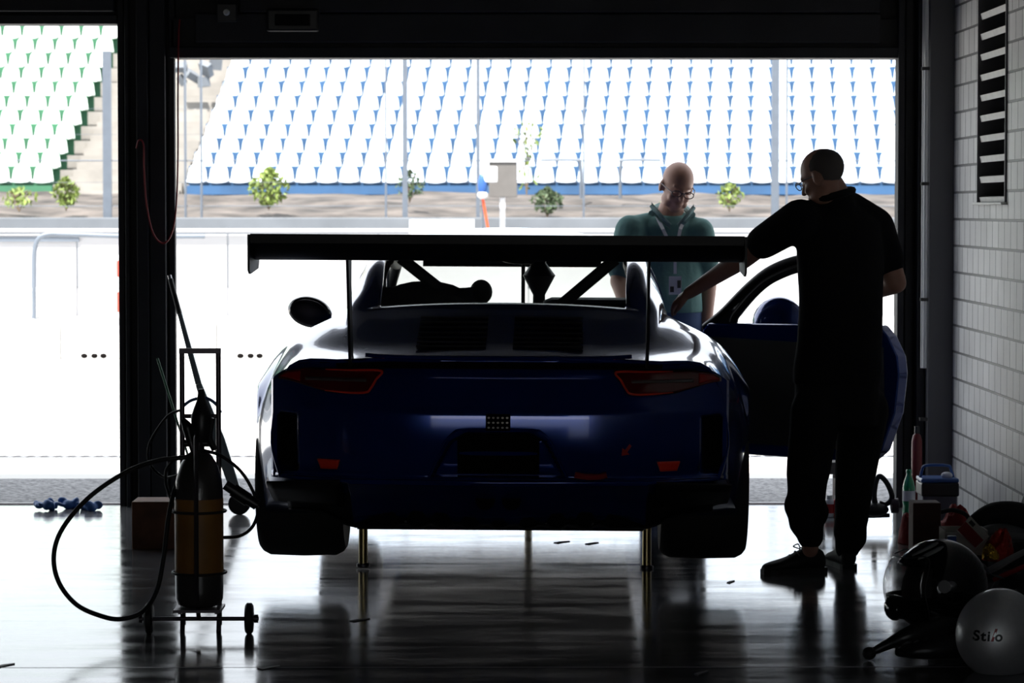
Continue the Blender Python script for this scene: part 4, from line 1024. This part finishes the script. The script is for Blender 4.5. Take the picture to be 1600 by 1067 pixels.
# hoses
def hose(pts, r, label, mt='black_rubber', name='hose', fit=None):
    q = [at(*p) for p in pts]
    e = empty(name, q[0]); a = MB().tube(q, r, 10).build('tube', mt); L = [a]
    if fit:
        for (s0, s1, rr) in fit: L.append(MB().cyl(at(*s0), at(*s1), rr).build('coupling', 'black_plastic'))
    reparent(e, *L); tag(e, label, 'hose'); return e
hose([(318, 702, 10.72), (290, 714, 10.68), (250, 719, 10.66), (200, 736, 10.62), (140, 776, 10.6), (98, 825, 10.56), (84, 868, 10.54), (92, 910, 10.54), (120, 945, 10.53), (160, 963, 10.52), (190, 967, 10.52), (222, 956, 10.55), (244, 925, 10.6), (255, 875, 10.63), (263, 810, 10.66), (273, 765, 10.7), (285, 740, 10.74)], .0085,
     'thick black hose in a large loop on the floor left of the gas bottle')
hose([(320, 704, 10.70), (345, 712, 10.66), (375, 735, 10.6), (394, 765, 10.6), (403, 795, 10.6), (395, 822, 10.62), (375, 837, 10.68), (345, 840, 10.74)], .0062,
     'black hose looping right of the gas bottle towards the rear wheel', fit=[((352, 757, 10.6), (368, 768, 10.6), .018), ((364, 765, 10.6), (388, 781, 10.6), .024), ((386, 779, 10.6), (402, 789, 10.6), .020)])
hose([(283, 640, 10.785), (262, 650, 10.86), (240, 680, 10.95), (231, 705, 10.95), (236, 728, 10.95), (255, 745, 10.90), (272, 744, 10.82), (284, 740, 10.785)], .005, 'thin black hose arching over the dark pillar behind the trolley', )
hose([(283, 712, 10.785), (268, 722, 10.80), (259, 738, 10.82), (261, 762, 10.80), (272, 790, 10.74), (282, 800, 10.70)], .0055, 'short thin black hose hanging left of the bottle shoulder')
hose([(345, 645, 10.785), (338, 632, 10.785), (322, 622, 10.785), (300, 625, 10.785), (284, 636, 10.785)], .006, 'dark blue hose arching inside the trolley handle', 'blue_plastic')
hg = empty('air_gun', at(300, 690, 10.7)); a = MB().tube([at(285, 655, 10.7), at(293, 668, 10.7), at(298, 690, 10.7)], [.010, .020, .016], 10).build('grip', 'black_plastic'); c = MB().cyl(at(298, 690, 10.7), at(303, 706, 10.7), .012).build('nozzle', 'dark_steel'); reparent(hg, a, c)
tag(hg, 'black tool handle stuck between trolley frame and bottle valve', 'tool')
# quick-lift lever leaning on the pillar
lj = empty('lift_lever', at(375, 785, 14.9)); L = []
pa, pb, pc = at(266, 436, 15.1), at(310, 600, 15.0), at(372, 778, 14.9)
m = MB()
def bar(a, c, w0, w1, th=.03):
    d = (c - a).normalized(); s_ = d.cross(V((0, 1, 0))).normalized()
    vs = [a - s_ * w0, a + s_ * w0, c + s_ * w1, c - s_ * w1]; m.add(vs + [p + V((0, th, 0)) for p in vs], [(0, 1, 2, 3), (7, 6, 5, 4), (0, 4, 5, 1), (1, 5, 6, 2), (2, 6, 7, 3), (3, 7, 4, 0)])
bar(pa.lerp(pb, .28), pb, .011, .016); bar(pb, pb.lerp(pc, .5), .016, .034); bar(pb.lerp(pc, .5), pc, .034, .024)
L.append(m.build('bar', 'alu', smooth=False, bevel=.003))
L.append(MB().cyl(pa, pa.lerp(pb, .33), .013).build('grip', 'black_rubber')); L.append(MB().cyl(pa + (pa - pb).normalized() * .02, pa, .010).build('end_cap', 'steel'))
wc = at(374, 776, 14.88); wc.z = .055
L.append(MB().lathe(wc, [(.015, -.02), (.055, -.018), (.055, .018), (.015, .02)], 24, 'y').build('roller', 'black_rubber'))
reparent(lj, *L); tag(lj, 'long grey lever bar with black grip and roller leaning against the dark pillar', 'tool')
sk_ = MB().cyl(at(246, 560, 15.0), at(290, 700, 14.9), .006).build('thin_rod', 'green_board'); tag(sk_, 'thin dark green rod leaning beside the grey lever bar', 'rod')
# keep the rod standing on the floor
sk_.data.transform(Matrix.Identity(4))
rod2 = MB().cyl(at(290, 700, 14.9), at(316, 783, 14.84), .006).build('rod_tip', 'green_board', sk_)
wb = empty('wood_block', flo(240, 860, 13.35)); s13 = 13.35 / F
MB().bx(-34 * s13, 36 * s13, 0, .22, 0, .215).build('block', 'wood', wb, smooth=False, bevel=.004)
tag(wb, 'brown square wooden block on the floor at the foot of the dark pillar', 'wood block')
# crumpled blue gloves
random.seed(3)
for i, (px, wpx) in enumerate(((70, 34), (103, 36), (136, 38))):
    c = flo(px, 790, 15.1 + .05 * (i % 2)); m = MB()
    for k in range(7): m.ell(c + V((random.uniform(-.5, .5) * wpx * 15.1 / F, random.uniform(-.05, .05), random.uniform(.016, .04))), (random.uniform(.015, .032), .03, random.uniform(.01, .022)), (random.uniform(0, 3), random.uniform(0, 3), 0), 10, 7)
    for k in range(3): a = random.uniform(0, 6.3); caps(m, (c + V((.02 * cos(a), 0, .02)), c + V((.055 * cos(a), .04 * sin(a), .035)), .010, .008), n=8)
    o = m.build('work_glove', 'blue_cloth', remesh=.005)
    tag(o, 'crumpled blue glove on the threshold, ' + ('leftmost of the three', 'middle of the three', 'rightmost, beside the pillar and hose')[i], 'glove', 'crumpled blue gloves on the threshold')
# red cable on the pillar
rc = MB().tube([at(281, 30, 15.235), at(279, 60, 15.235), at(278, 150, 15.225), at(278, 240, 15.225), at(276, 310, 15.225), at(271, 355, 15.225), at(260, 378, 15.225), at(247, 376, 15.225), at(236, 355, 15.225), at(228, 310, 15.225), at(225, 260, 15.225), at(224, 225, 15.235), at(217, 219, 15.235), at(213, 232, 15.235)], .0045, 8).build('cable', 'red_cable')
tag(rc, 'dark red cable hanging in a long loop on the pillar', 'cable')

# ================================================================ clutter along the right wall
def lab(o, l, c, gr=None): return tag(o, l, c, gr)
fe = empty('extinguisher', flo(1432, 790, 14.95))
MB().lathe((0, 0, 0), [(.02, 0), (.026, .004), (.0265, .36), (.02, .39), (.01, .40)], 20).build('tube', 'dark_red', fe); MB().cyl((0, 0, .40), (0, 0, .435), .012).build('neck', 'black_plastic', fe)
lab(fe, 'slim dark red cylinder standing against the jamb behind the green bottle', 'cylinder')
gb_ = empty('drink_bottle', flo(1420, 790, 14.55)); MB().lathe((0, 0, 0), [(.026, 0), (.031, .008), (.031, .055), (.028, .075), (.031, .095), (.031, .16), (.024, .195), (.013, .225), (.012, .235)], 24).build('bottle', 'green_pet', gb_)
MB().lathe((0, 0, 0), [(.0318, .10), (.0318, .15)], 24).build('label_band', 'white_plastic', gb_); MB().lathe((0, 0, .235), [(.014, 0), (.014, .016), (.012, .018)], 16).build('cap', 'green_pet', gb_)
lab(gb_, 'green plastic drink bottle with pale label standing in front of the jamb', 'bottle')
cb_ = empty('cool_box', flo(1466, 790, 14.2)); s14 = 14.2 / F
MB().bx(-.083, .083, -.06, .12, 0, .20).build('body', 'cooler', cb_, bevel=.01, smooth=False); MB().bx(-.09, .09, -.067, .127, .16, .225).build('rim', 'logo_black', cb_, bevel=.008, smooth=False)
MB().bx(-.09, .09, -.06, .12, .225, .245).build('lid', 'blue_plastic', cb_, bevel=.006, smooth=False)
MB().tube([V((-.085, .03, .22)), V((-.075, .03, .275)), V((-.055, .03, .30)), V((.045, .03, .30)), V((.065, .03, .28)), V((.082, .03, .22))], .007, 8).build('handle', 'blue_plastic', cb_)
lab(cb_, 'grey box with dark rim and blue carrying handle in the right corner', 'box')
cbt = MB().ell(cb_.location + V((.04, .0, .255)), (.028, .03, .018)).build('crumpled_tissue', 'white_cloth'); lab(cbt, 'small crumpled white tissue on the lid of the blue handled box', 'tissue')
w2 = empty('wood_block', flo(1445, 865, 13.0)); MB().bx(-.061, .061, -.06, .08, 0, Z_(784, 13.0)).build('block', 'wood_dark', w2, smooth=False, bevel=.004)
lab(w2, 'dark brown upright wooden block behind the black helmet', 'wood block')
def heap(name, c, rad, n, mt, seed, rs=(.03, .07), voxel=.010):
    """crumpled soft mass lying on z = c.z"""
    rnd = random.Random(seed); off = V((seed * 3.7, seed * 1.3, seed * 2.1)); amp = min(rad) * 1.1; fr = 1 / max(rs)
    def fn(u, v):
        th = pi * v * .62; ph = 2 * pi * u; d = V((sin(th) * cos(ph), sin(th) * sin(ph), cos(th)))
        if v > .85: d.z = d.z * (1 - (v - .85) / .15) - .0
        q = V((d.x * rad[0], d.y * rad[1], max(0, d.z) * rad[2])) * fr
        k = 1 + .38 * (noise.noise(q * .35 + off)) + .34 * (.5 - abs(noise.noise(q * .8 + off * 2)) * 2) * .8 + .10 * (.5 - abs(noise.noise(q * 2.2 + off)) * 2)
        return V(c) + V((d.x * rad[0] * (.85 + .3 * (k - 1)), d.y * rad[1] * (.85 + .3 * (k - 1)), max(.001, d.z * rad[2] * k)))
    m = MB(); m.grid(fn, 64, 34); return m.build(name, mt, smooth=name not in ('foil_bag', 'yellow_print'), angle=60)
o = heap('red_bag', flo(1420, 820, 13.6), (.055, .10, .12), 6, 'red_cloth', 4); lab(o, 'dark red bag left of the upright wooden block', 'bag')
o = heap('red_bag', flo(1495, 826, 13.5), (.10, .12, .155), 8, 'red_cloth', 5); lab(o, 'dark red bag with black straps right of the upright wooden block', 'bag')
MB().tube([at(1478, 800, 13.36), at(1500, 790, 13.36), at(1515, 805, 13.4)], .008, 8)
sb_ = MB().tube([at(1470, 800, 13.36), at(1490, 797, 13.35), at(1510, 805, 13.38), at(1520, 825, 13.4)], .010, 8).build('bag_strap', 'black_cloth'); reparent(o, sb_)
# white carton
cy = 11.75; e = empty('carton', flo(1510, 870, cy)); s12 = cy / F; cz = Z_(868, cy)
MB().bx(-.085, .085, 0, .16, 0, cz).build('carton_base', 'black_cloth', e, smooth=False) if cz > .05 else None
h = Z_(829, cy)
MB().bx(-.085, .085, 0, .006, cz, h - .01).bx(-.085, -.079, 0, .16, cz, h).bx(.079, .085, 0, .16, cz, h).bx(-.085, .085, .154, .16, cz, h).bx(-.085, .085, 0, .16, cz, cz + .006).build('box', 'cardboard', e, smooth=False)
lab(e, 'open whitish cardboard box between wooden block and gear pile', 'box')
bt = empty('cap_bottle', at(1487, 862, 11.68)); MB().lathe((0, 0, 0), [(.018, -.03), (.018, .015), (.012, .03)], 16).build('bottle', 'visor', bt); MB().lathe((0, 0, .03), [(.019, 0), (.019, .03), (.016, .032)], 16).build('cap', 'blue_plastic', bt)
bt.location.z = Z_(862, 11.68); lab(bt, 'blue cap of a small bottle in front of the open cardboard box', 'bottle')
# gear pile (soft bag), flyer, foil bag, visor bag, suit
o = heap('gear_bag', (X_(1592, 12.3), 12.3, 0), (.20, .20, .19), 14, 'black_cloth', 8, (.04, .09)); lab(o, 'black gear bag against the white wall at the right edge', 'bag')
fl_ = empty('flyer', at(1520, 835, 11.85)); q = [at(1495, 829, 11.62), at(1517, 807, 11.68), at(1546, 838, 11.58), at(1524, 858, 11.52)]
a = MB().add(q, [(0, 1, 2, 3)]).build('paper', 'cardboard', solid=.002, smooth=False)
def fq(u, v, d): return q[0].lerp(q[3], u).lerp(q[1].lerp(q[2], u), v) + V((-.001, -.003, .003)) * d
b1 = MB().add([fq(.02, .03, 1), fq(.98, .03, 1), fq(.98, .62, 1), fq(.02, .62, 1)], [(0, 1, 2, 3)]).build('red_print', 'red_cloth', a, smooth=False)
b2 = MB().add([fq(.12, .68, 1.2), fq(.36, .68, 1.2), fq(.36, .88, 1.2), fq(.12, .88, 1.2)], [(0, 1, 2, 3)]).build('dark_print', 'logo_black', a, smooth=False)
inv = Matrix.Translation(-fl_.location)
for z_ in (a, b1, b2): z_.data.transform(inv)
a.parent = fl_
lab(fl_, 'tilted white and dark red flyer leaning on the foil bag', 'paper')
o = heap('foil_bag', at(1560, 876, 11.50), (.075, .06, .105), 12, 'foil_red', 12, (.012, .03), .006); lab(o, 'crumpled red and yellow foil bag in front of the black gear bag', 'bag')
f2 = heap('yellow_print', at(1548, 874, 11.44), (.04, .03, .055), 7, 'foil', 13, (.008, .018), .005); f2.parent = o
bag = empty('visor_bag', at(1570, 858, 12.1)); bc = at(1578, 850, 12.1)
L = [MB().tube([at(1497, 845, 12.15), at(1520, 818, 12.15), at(1552, 802, 12.15), at(1590, 803, 12.15), at(1625, 822, 12.15), at(1650, 850, 12.15)], [.012, .03, .045, .05, .045, .02], 12).build('padded_rim', 'black_cloth')]
L.append(MB().grid(lambda u, v: at(1515 + 110 * u, 845 - 28 * v * sin(pi * (.12 + .76 * u)), 12.18 - .03 * sin(pi * v)), 14, 4).build('grey_panel', 'grey_cloth', solid=.01))
reparent(bag, *L); lab(bag, 'black arched bag with grey stripe on top of the gear pile', 'bag')
pp = MB().add([at(1590, 802, 12.4), at(1600, 772, 12.5), at(1640, 776, 12.5), at(1630, 812, 12.4)], [(0, 1, 2, 3)]).build('paper_sheet', 'white_plastic', solid=.003, smooth=False); lab(pp, 'white sheet of paper leaning on the wall at the right edge', 'paper')
su = empty('racing_suit', flo(1570, 950, 10.9)); 
a = heap('cloth', flo(1585, 960, 10.9), (.20, .22, .19), 16, 'black_cloth', 21, (.04, .10)); 
L = [MB().tube([at(1542, 893, 10.72), at(1560, 884, 10.70), at(1585, 870, 10.70), at(1625, 850, 10.75)], [.012, .014, .012, .01], 8).build('grey_stripe', 'grey_cloth'), MB().tube([at(1552, 906, 10.68), at(1575, 896, 10.66), at(1600, 885, 10.66), at(1640, 868, 10.7)], [.008, .01, .009, .008], 8).build('red_stripe', 'red_cloth')]
reparent(su, a, *L); lab(su, 'folded black racing suit with grey and red stripes behind the silver helmet', 'clothing')
st_ = MB()
def ribbon(m, pts, wd, th=.004):
    pts = cat([V(p) for p in pts], 5)
    for a, c in zip(pts[:-1], pts[1:]):
        s_ = V((wd / 2, wd * .2, -wd * .3)); t_ = V((0, -th, th * .3)); vs = [a - s_, a + s_, c + s_, c - s_]
        m.add(vs + [p + t_ for p in vs], [(0, 1, 2, 3), (7, 6, 5, 4), (0, 4, 5, 1), (2, 6, 7, 3), (1, 5, 6, 2), (3, 7, 4, 0)])
ribbon(st_, [at(1519, 872, 10.55), at(1535, 880, 10.5), at(1548, 897, 10.45), at(1566, 902, 10.45)], .02)
o = st_.build('belt_strap', 'grey_cloth'); lab(o, 'grey strap between the black helmet and the folded suit', 'strap')
o = heap('dark_clothes', flo(1510, 985, 10.55), (.16, .16, .20), 12, 'black_cloth', 31, (.04, .08)); lab(o, 'black clothing heaped behind the black helmet', 'clothing')
# HANS collar
hn = empty('neck_collar', flo(1440, 1033, 10.05)); yq = 10.05
m = MB(); m.tube([V((X_(1368, yq), yq, .030)), V((X_(1392, yq), yq, .055)), V((X_(1425, yq), yq, .085)), V((X_(1470, yq), yq + .05, .10)), V((X_(1520, yq), yq + .12, .12))], [.014, .020, .032, .05, .06], 12)
m.tube([V((X_(1400, yq), yq - .03, .030)), V((X_(1440, yq), yq - .05, .040)), V((X_(1500, yq), yq - .02, .05))], [.012, .03, .045], 12)
a = m.build('shell', 'black_plastic', remesh=.006); c = MB().ell(V((X_(1362, yq), yq, .024)), (.024, .022, .022)).build('end_pad', 'black_rubber'); reparent(hn, a, c)
lab(hn, 'black carbon neck collar with rounded foot lying under the black helmet', 'collar')
# helmets
def helmet(name, c, r, face, shell, label, visor_up=False):
    e = empty(name, c); ang = math.atan2(face[1], face[0])        # opening towards face
    q = Matrix.Rotation(ang, 3, 'Z')
    m = MB()
    def pt(u, v):
        th = pi * (.02 + .80 * v); ph = 2 * pi * u; x, y, z = sin(th) * cos(ph), sin(th) * sin(ph), cos(th)
        k = 1 + .16 * max(0, cos(ph)) ** 2 * sm(.35, .7, v) - .05 * sm(.75, 1, v)
        return V((x * k * r * 1.08, y * r * .93, z * r * 1.04))
    vs, nu, nv = [], 48, 30
    for i in range(nu):
        for j in range(nv + 1): vs.append(q @ pt(i / nu, j / nv))
    fs = []; vis = []
    for i in range(nu):
        for j in range(nv):
            ph = 2 * pi * (i + .5) / nu; ph = ph - 2 * pi if ph > pi else ph; v = (j + .5) / nv
            f_ = (i * (nv + 1) + j, ((i + 1) % nu) * (nv + 1) + j, ((i + 1) % nu) * (nv + 1) + j + 1, i * (nv + 1) + j + 1)
            if abs(ph) < 1.15 and .40 < v < .66: vis.append(f_)
            else: fs.append(f_)
    m.add(vs, fs); e2 = m.build('shell', shell, e, solid=.008, angle=60)
    liner = MB().ell((0, 0, -.01), (r * .88, r * .8, r * .86), n=20, m=12).build('liner', 'black_cloth', e)
    m = MB(); m.tube([q @ (pt(1 - 0, .86) * 1.0)] + [q @ pt(k / 24, .99) for k in range(25)], .006, 6) if False else m.tube([q @ pt(k / 24, .995) for k in range(24)], .006, 6, closed=True); m.build('edge_trim', 'black_rubber', e)
    k_ = 1.02 if not visor_up else 1.0
    if visor_up:
        def vp(u, v): az, el = -1.1 + 2.2 * u, .62 - 1.22 * v; return q @ V((r * 1.30 * cos(el) * cos(az), r * 1.02 * sin(az) * (.6 + .4 * cos(el)), r * 1.22 * sin(el)))
        m = MB(); m.grid(vp, 20, 12); vz = m.build('visor', 'visor', e, solid=.002)
        MB().tube([vp(0, 0), vp(.25, 0), vp(.5, 0), vp(.75, 0), vp(1, 0), vp(1, .5), vp(1, 1), vp(.75, 1), vp(.5, 1), vp(.25, 1), vp(0, 1), vp(0, .5)], .0022, 6, closed=True).build('visor_rim', 'black_plastic', vz)
    else:
        m = MB(); m.add([p * 1.02 for p in vs], vis); m.build('visor', 'black_gloss', e, solid=.003)
    for s_ in (-1, 1): MB().lathe(q @ V((r * .15, s_ * r * .93, r * .10)), [(.001, -.012), (.022, -.012), (.022, .012), (.001, .012)], 16, 'y').build('visor_pivot', 'black_plastic', e)
    return e, q, pt
hy = 9.80; hr_ = .142
e, q, pt = helmet('racing_helmet', (X_(1567, hy), hy, hr_ * .88), hr_, (.75, .66), 'silver', '')
lab(e, 'silver grey racing helmet with black lettering on the floor at bottom right', 'helmet')
# lettering on the shell
def lettering(txt, cx_px, cy_px, size, mt, parent, ctr, rr, shear=0.0, dx=0.0, name='lettering'):
    cu = bpy.data.curves.new('t', 'FONT'); cu.body = txt; cu.size = size; cu.shear = shear; cu.extrude = .0; cu.offset = size * .030; cu.align_x = 'LEFT'; cu.resolution_u = 4
    ob = bpy.data.objects.new('t', cu); C.objects.link(ob)
    dg = bpy.context.evaluated_depsgraph_get(); me = bpy.data.meshes.new_from_object(ob.evaluated_get(dg)); bpy.data.objects.remove(ob)
    base = at(cx_px, cy_px, ctr[1] - rr[1])
    from mathutils.bvhtree import BVHTree
    shl = [c_ for c_ in parent.children if c_.name.startswith('shell')][0].data
    bv = BVHTree.FromPolygons([v.co.copy() for v in shl.vertices], [tuple(p_.vertices) for p_ in shl.polygons])
    for v in me.vertices:
        p = base + V((v.co.x + dx, 0, v.co.y)) - V(ctr)
        hit = bv.ray_cast(V((p.x, -1, p.z)), V((0, 1, 0)))[0]
        v.co = V((p.x, (hit.y if hit else -rr[1]) - .0058, p.z))
    me.materials.append(M[mt]); o = bpy.data.objects.new(name, me); C.objects.link(o); o.parent = parent; return o
HC = tuple(e.location); RR = (hr_ * 1.035, hr_ * 1.05, hr_ * 1.045)
cur = 0
for ch, mt_, sz, sh_ in (('S', 'logo_black', .046, .08), ('t', 'logo_black', .046, .08), ('i', 'logo_black', .046, .08), ('l', 'logo_red', .056, .35), ('o', 'logo_black', .046, .08)):
    o = lettering(ch, 1522, 1002, sz, mt_, e, HC, RR, sh_, cur)
    xs = [v.co.x for v in o.data.vertices]; x_l = at(1522, 1002, HC[1] - RR[1]).x - HC[0]; cur = max(xs) - x_l + (.0018 if ch != 'i' else .0)
    if ch == 'l': cur -= .013
by = 10.2; e, q, pt = helmet('racing_helmet', (X_(1472, by), by, .235), .150, (-1, -.12), 'black_gloss', '', True)
lab(e, 'glossy black racing helmet with raised clear visor and white stripes', 'helmet')
for ph, v0, v1 in ((.19, .10, .30), (.235, .16, .33)):
    MB().tube([q @ (pt(ph - .03 * k, v0 + (v1 - v0) * k / 4) * 1.02) for k in range(5)], [.005, .009, .009, .008, .004], 8).build('stripe', 'grey_cloth', e)
MB().ell(q @ (pt(.25, .56) * 1.0), (.022, .012, .018), n=16, m=10).build('glint_patch', 'steel', e)  # steel patch put where a light reflection sits on the shell
MB().ell((-.155, -.0, -.075), (.035, .075, .045), n=18, m=10).build('chin_bar', 'black_gloss', e)
# things beyond the man's legs
sy = 15.0
sl_ = empty('folding_stool', flo(1300, 790, sy)); k = sy / F
MB().bx(-20 * k, 12 * k, -.02, .2, Z_(741, sy), Z_(722, sy)).build('seat_sling', 'beige', sl_, bevel=.006, smooth=False)
for dx in (-13, 10): MB().cyl((dx * k, 0, 0), (dx * k, 0, Z_(741, sy) + .01), .010).build('leg', 'steel', sl_)
for dx in (-13, 10): MB().cyl((dx * k, .18, 0), (dx * k, .18, Z_(741, sy) + .01), .010).build('leg', 'steel', sl_)
lab(sl_, 'small stool with beige seat and metal legs behind the legs of the man in black', 'stool')
for i, px in enumerate((1296, 1309)):
    c_ = empty('oil_can', flo(px, 795, 14.75)); MB().lathe((0, 0, 0), [(.02, 0), (.024, .004), (.024, .075), (.02, .085), (.014, .09)], 18).build('can', 'red' if i else 'white_plastic', c_); MB().lathe((0, 0, .09), [(.015, 0), (.015, .018)], 14).build('cap', 'white_plastic', c_)
    if i == 0: MB().lathe((0, 0, 0), [(.0245, .02), (.0245, .065)], 18).build('label_band', 'red', c_)
    lab(c_, ('white can with red band seen between the legs of the man in black', 'red can with white cap beside the red banded can')[i], 'can')
bkt = MB().bx(X_(1306, 15.1), X_(1335, 15.1), 15.06, 15.2, 0, .16).build('crate', 'wood_dark', smooth=False, bevel=.01); lab(bkt, 'dark reddish crate behind the cans between the legs', 'crate')
gr_ = empty('angle_tool', flo(1380, 805, 14.2)); a_ = 14.2
L = [MB().tube([at(1368, 792, a_), at(1366, 775, a_), at(1369, 755, a_), at(1374, 744, a_), at(1384, 752, a_), at(1392, 768, a_), at(1393, 780, a_), at(1384, 788, a_), at(1374, 786, a_)], [.016, .013, .011, .013, .013, .013, .013, .012, .012], 10).build('handle', 'black_rubber'),
     MB().ell(at(1366, 796, a_), (.07, .05, .035)).build('motor', 'black_plastic'), MB().lathe(at(1398, 790, a_), [(.02, -.02), (.036, -.016), (.036, .016), (.02, .02)], 22, 'x').build('wheel_guard', 'dark_steel'), MB().tube([at(1340, 806, a_), at(1365, 806, a_), at(1390, 805, a_)], .010, 8).build('base_bar', 'black_plastic')]
reparent(gr_, *L); lab(gr_, 'black power tool with looped handle on the floor beside the right jamb', 'tool')

# joint and scraps on the floor
struct(MB().bx(XLW, XW, F * CAMH / (1046 - 325.) - .003, F * CAMH / (1046 - 325.) + .003, -.002, .0006).build('trim_7', 'dark_steel', smooth=False))
for px, py, wpx, txt in ((420, 1047, 34, 'dark rubber scrap on the floor near the front floor joint, right of the trolley'), (8, 1043, 26, 'dark scrap on the floor joint at the left edge of the photo'), (1096, 1056, 24, 'dark scrap on the floor at the bottom edge below the right rear tyre'), (878, 849, 26, 'thin dark scrap under the car, left of a similar one'), (925, 851, 22, 'thin dark scrap under the car beside the right jack'), (562, 972, 32, 'thin dark scrap on the floor below the left jack'), (1142, 912, 14, 'small dark scrap on the floor right of the right rear tyre')):
    Y = F * CAMH / (py - 325.); c = flo(px, py, Y); k = wpx * Y / F / 2
    o = MB().prism([(-k, -.02), (-.3 * k, .015), (.9 * k, .045), (k, .03), (.1 * k, -.01), (-.5 * k, -.045)], lambda u, v, w_: c + V((u, v, w_)), .003).build('floor_scrap', 'black_rubber', smooth=False)
    tag(o, txt, 'scrap', 'dark scraps lying on the garage floor')
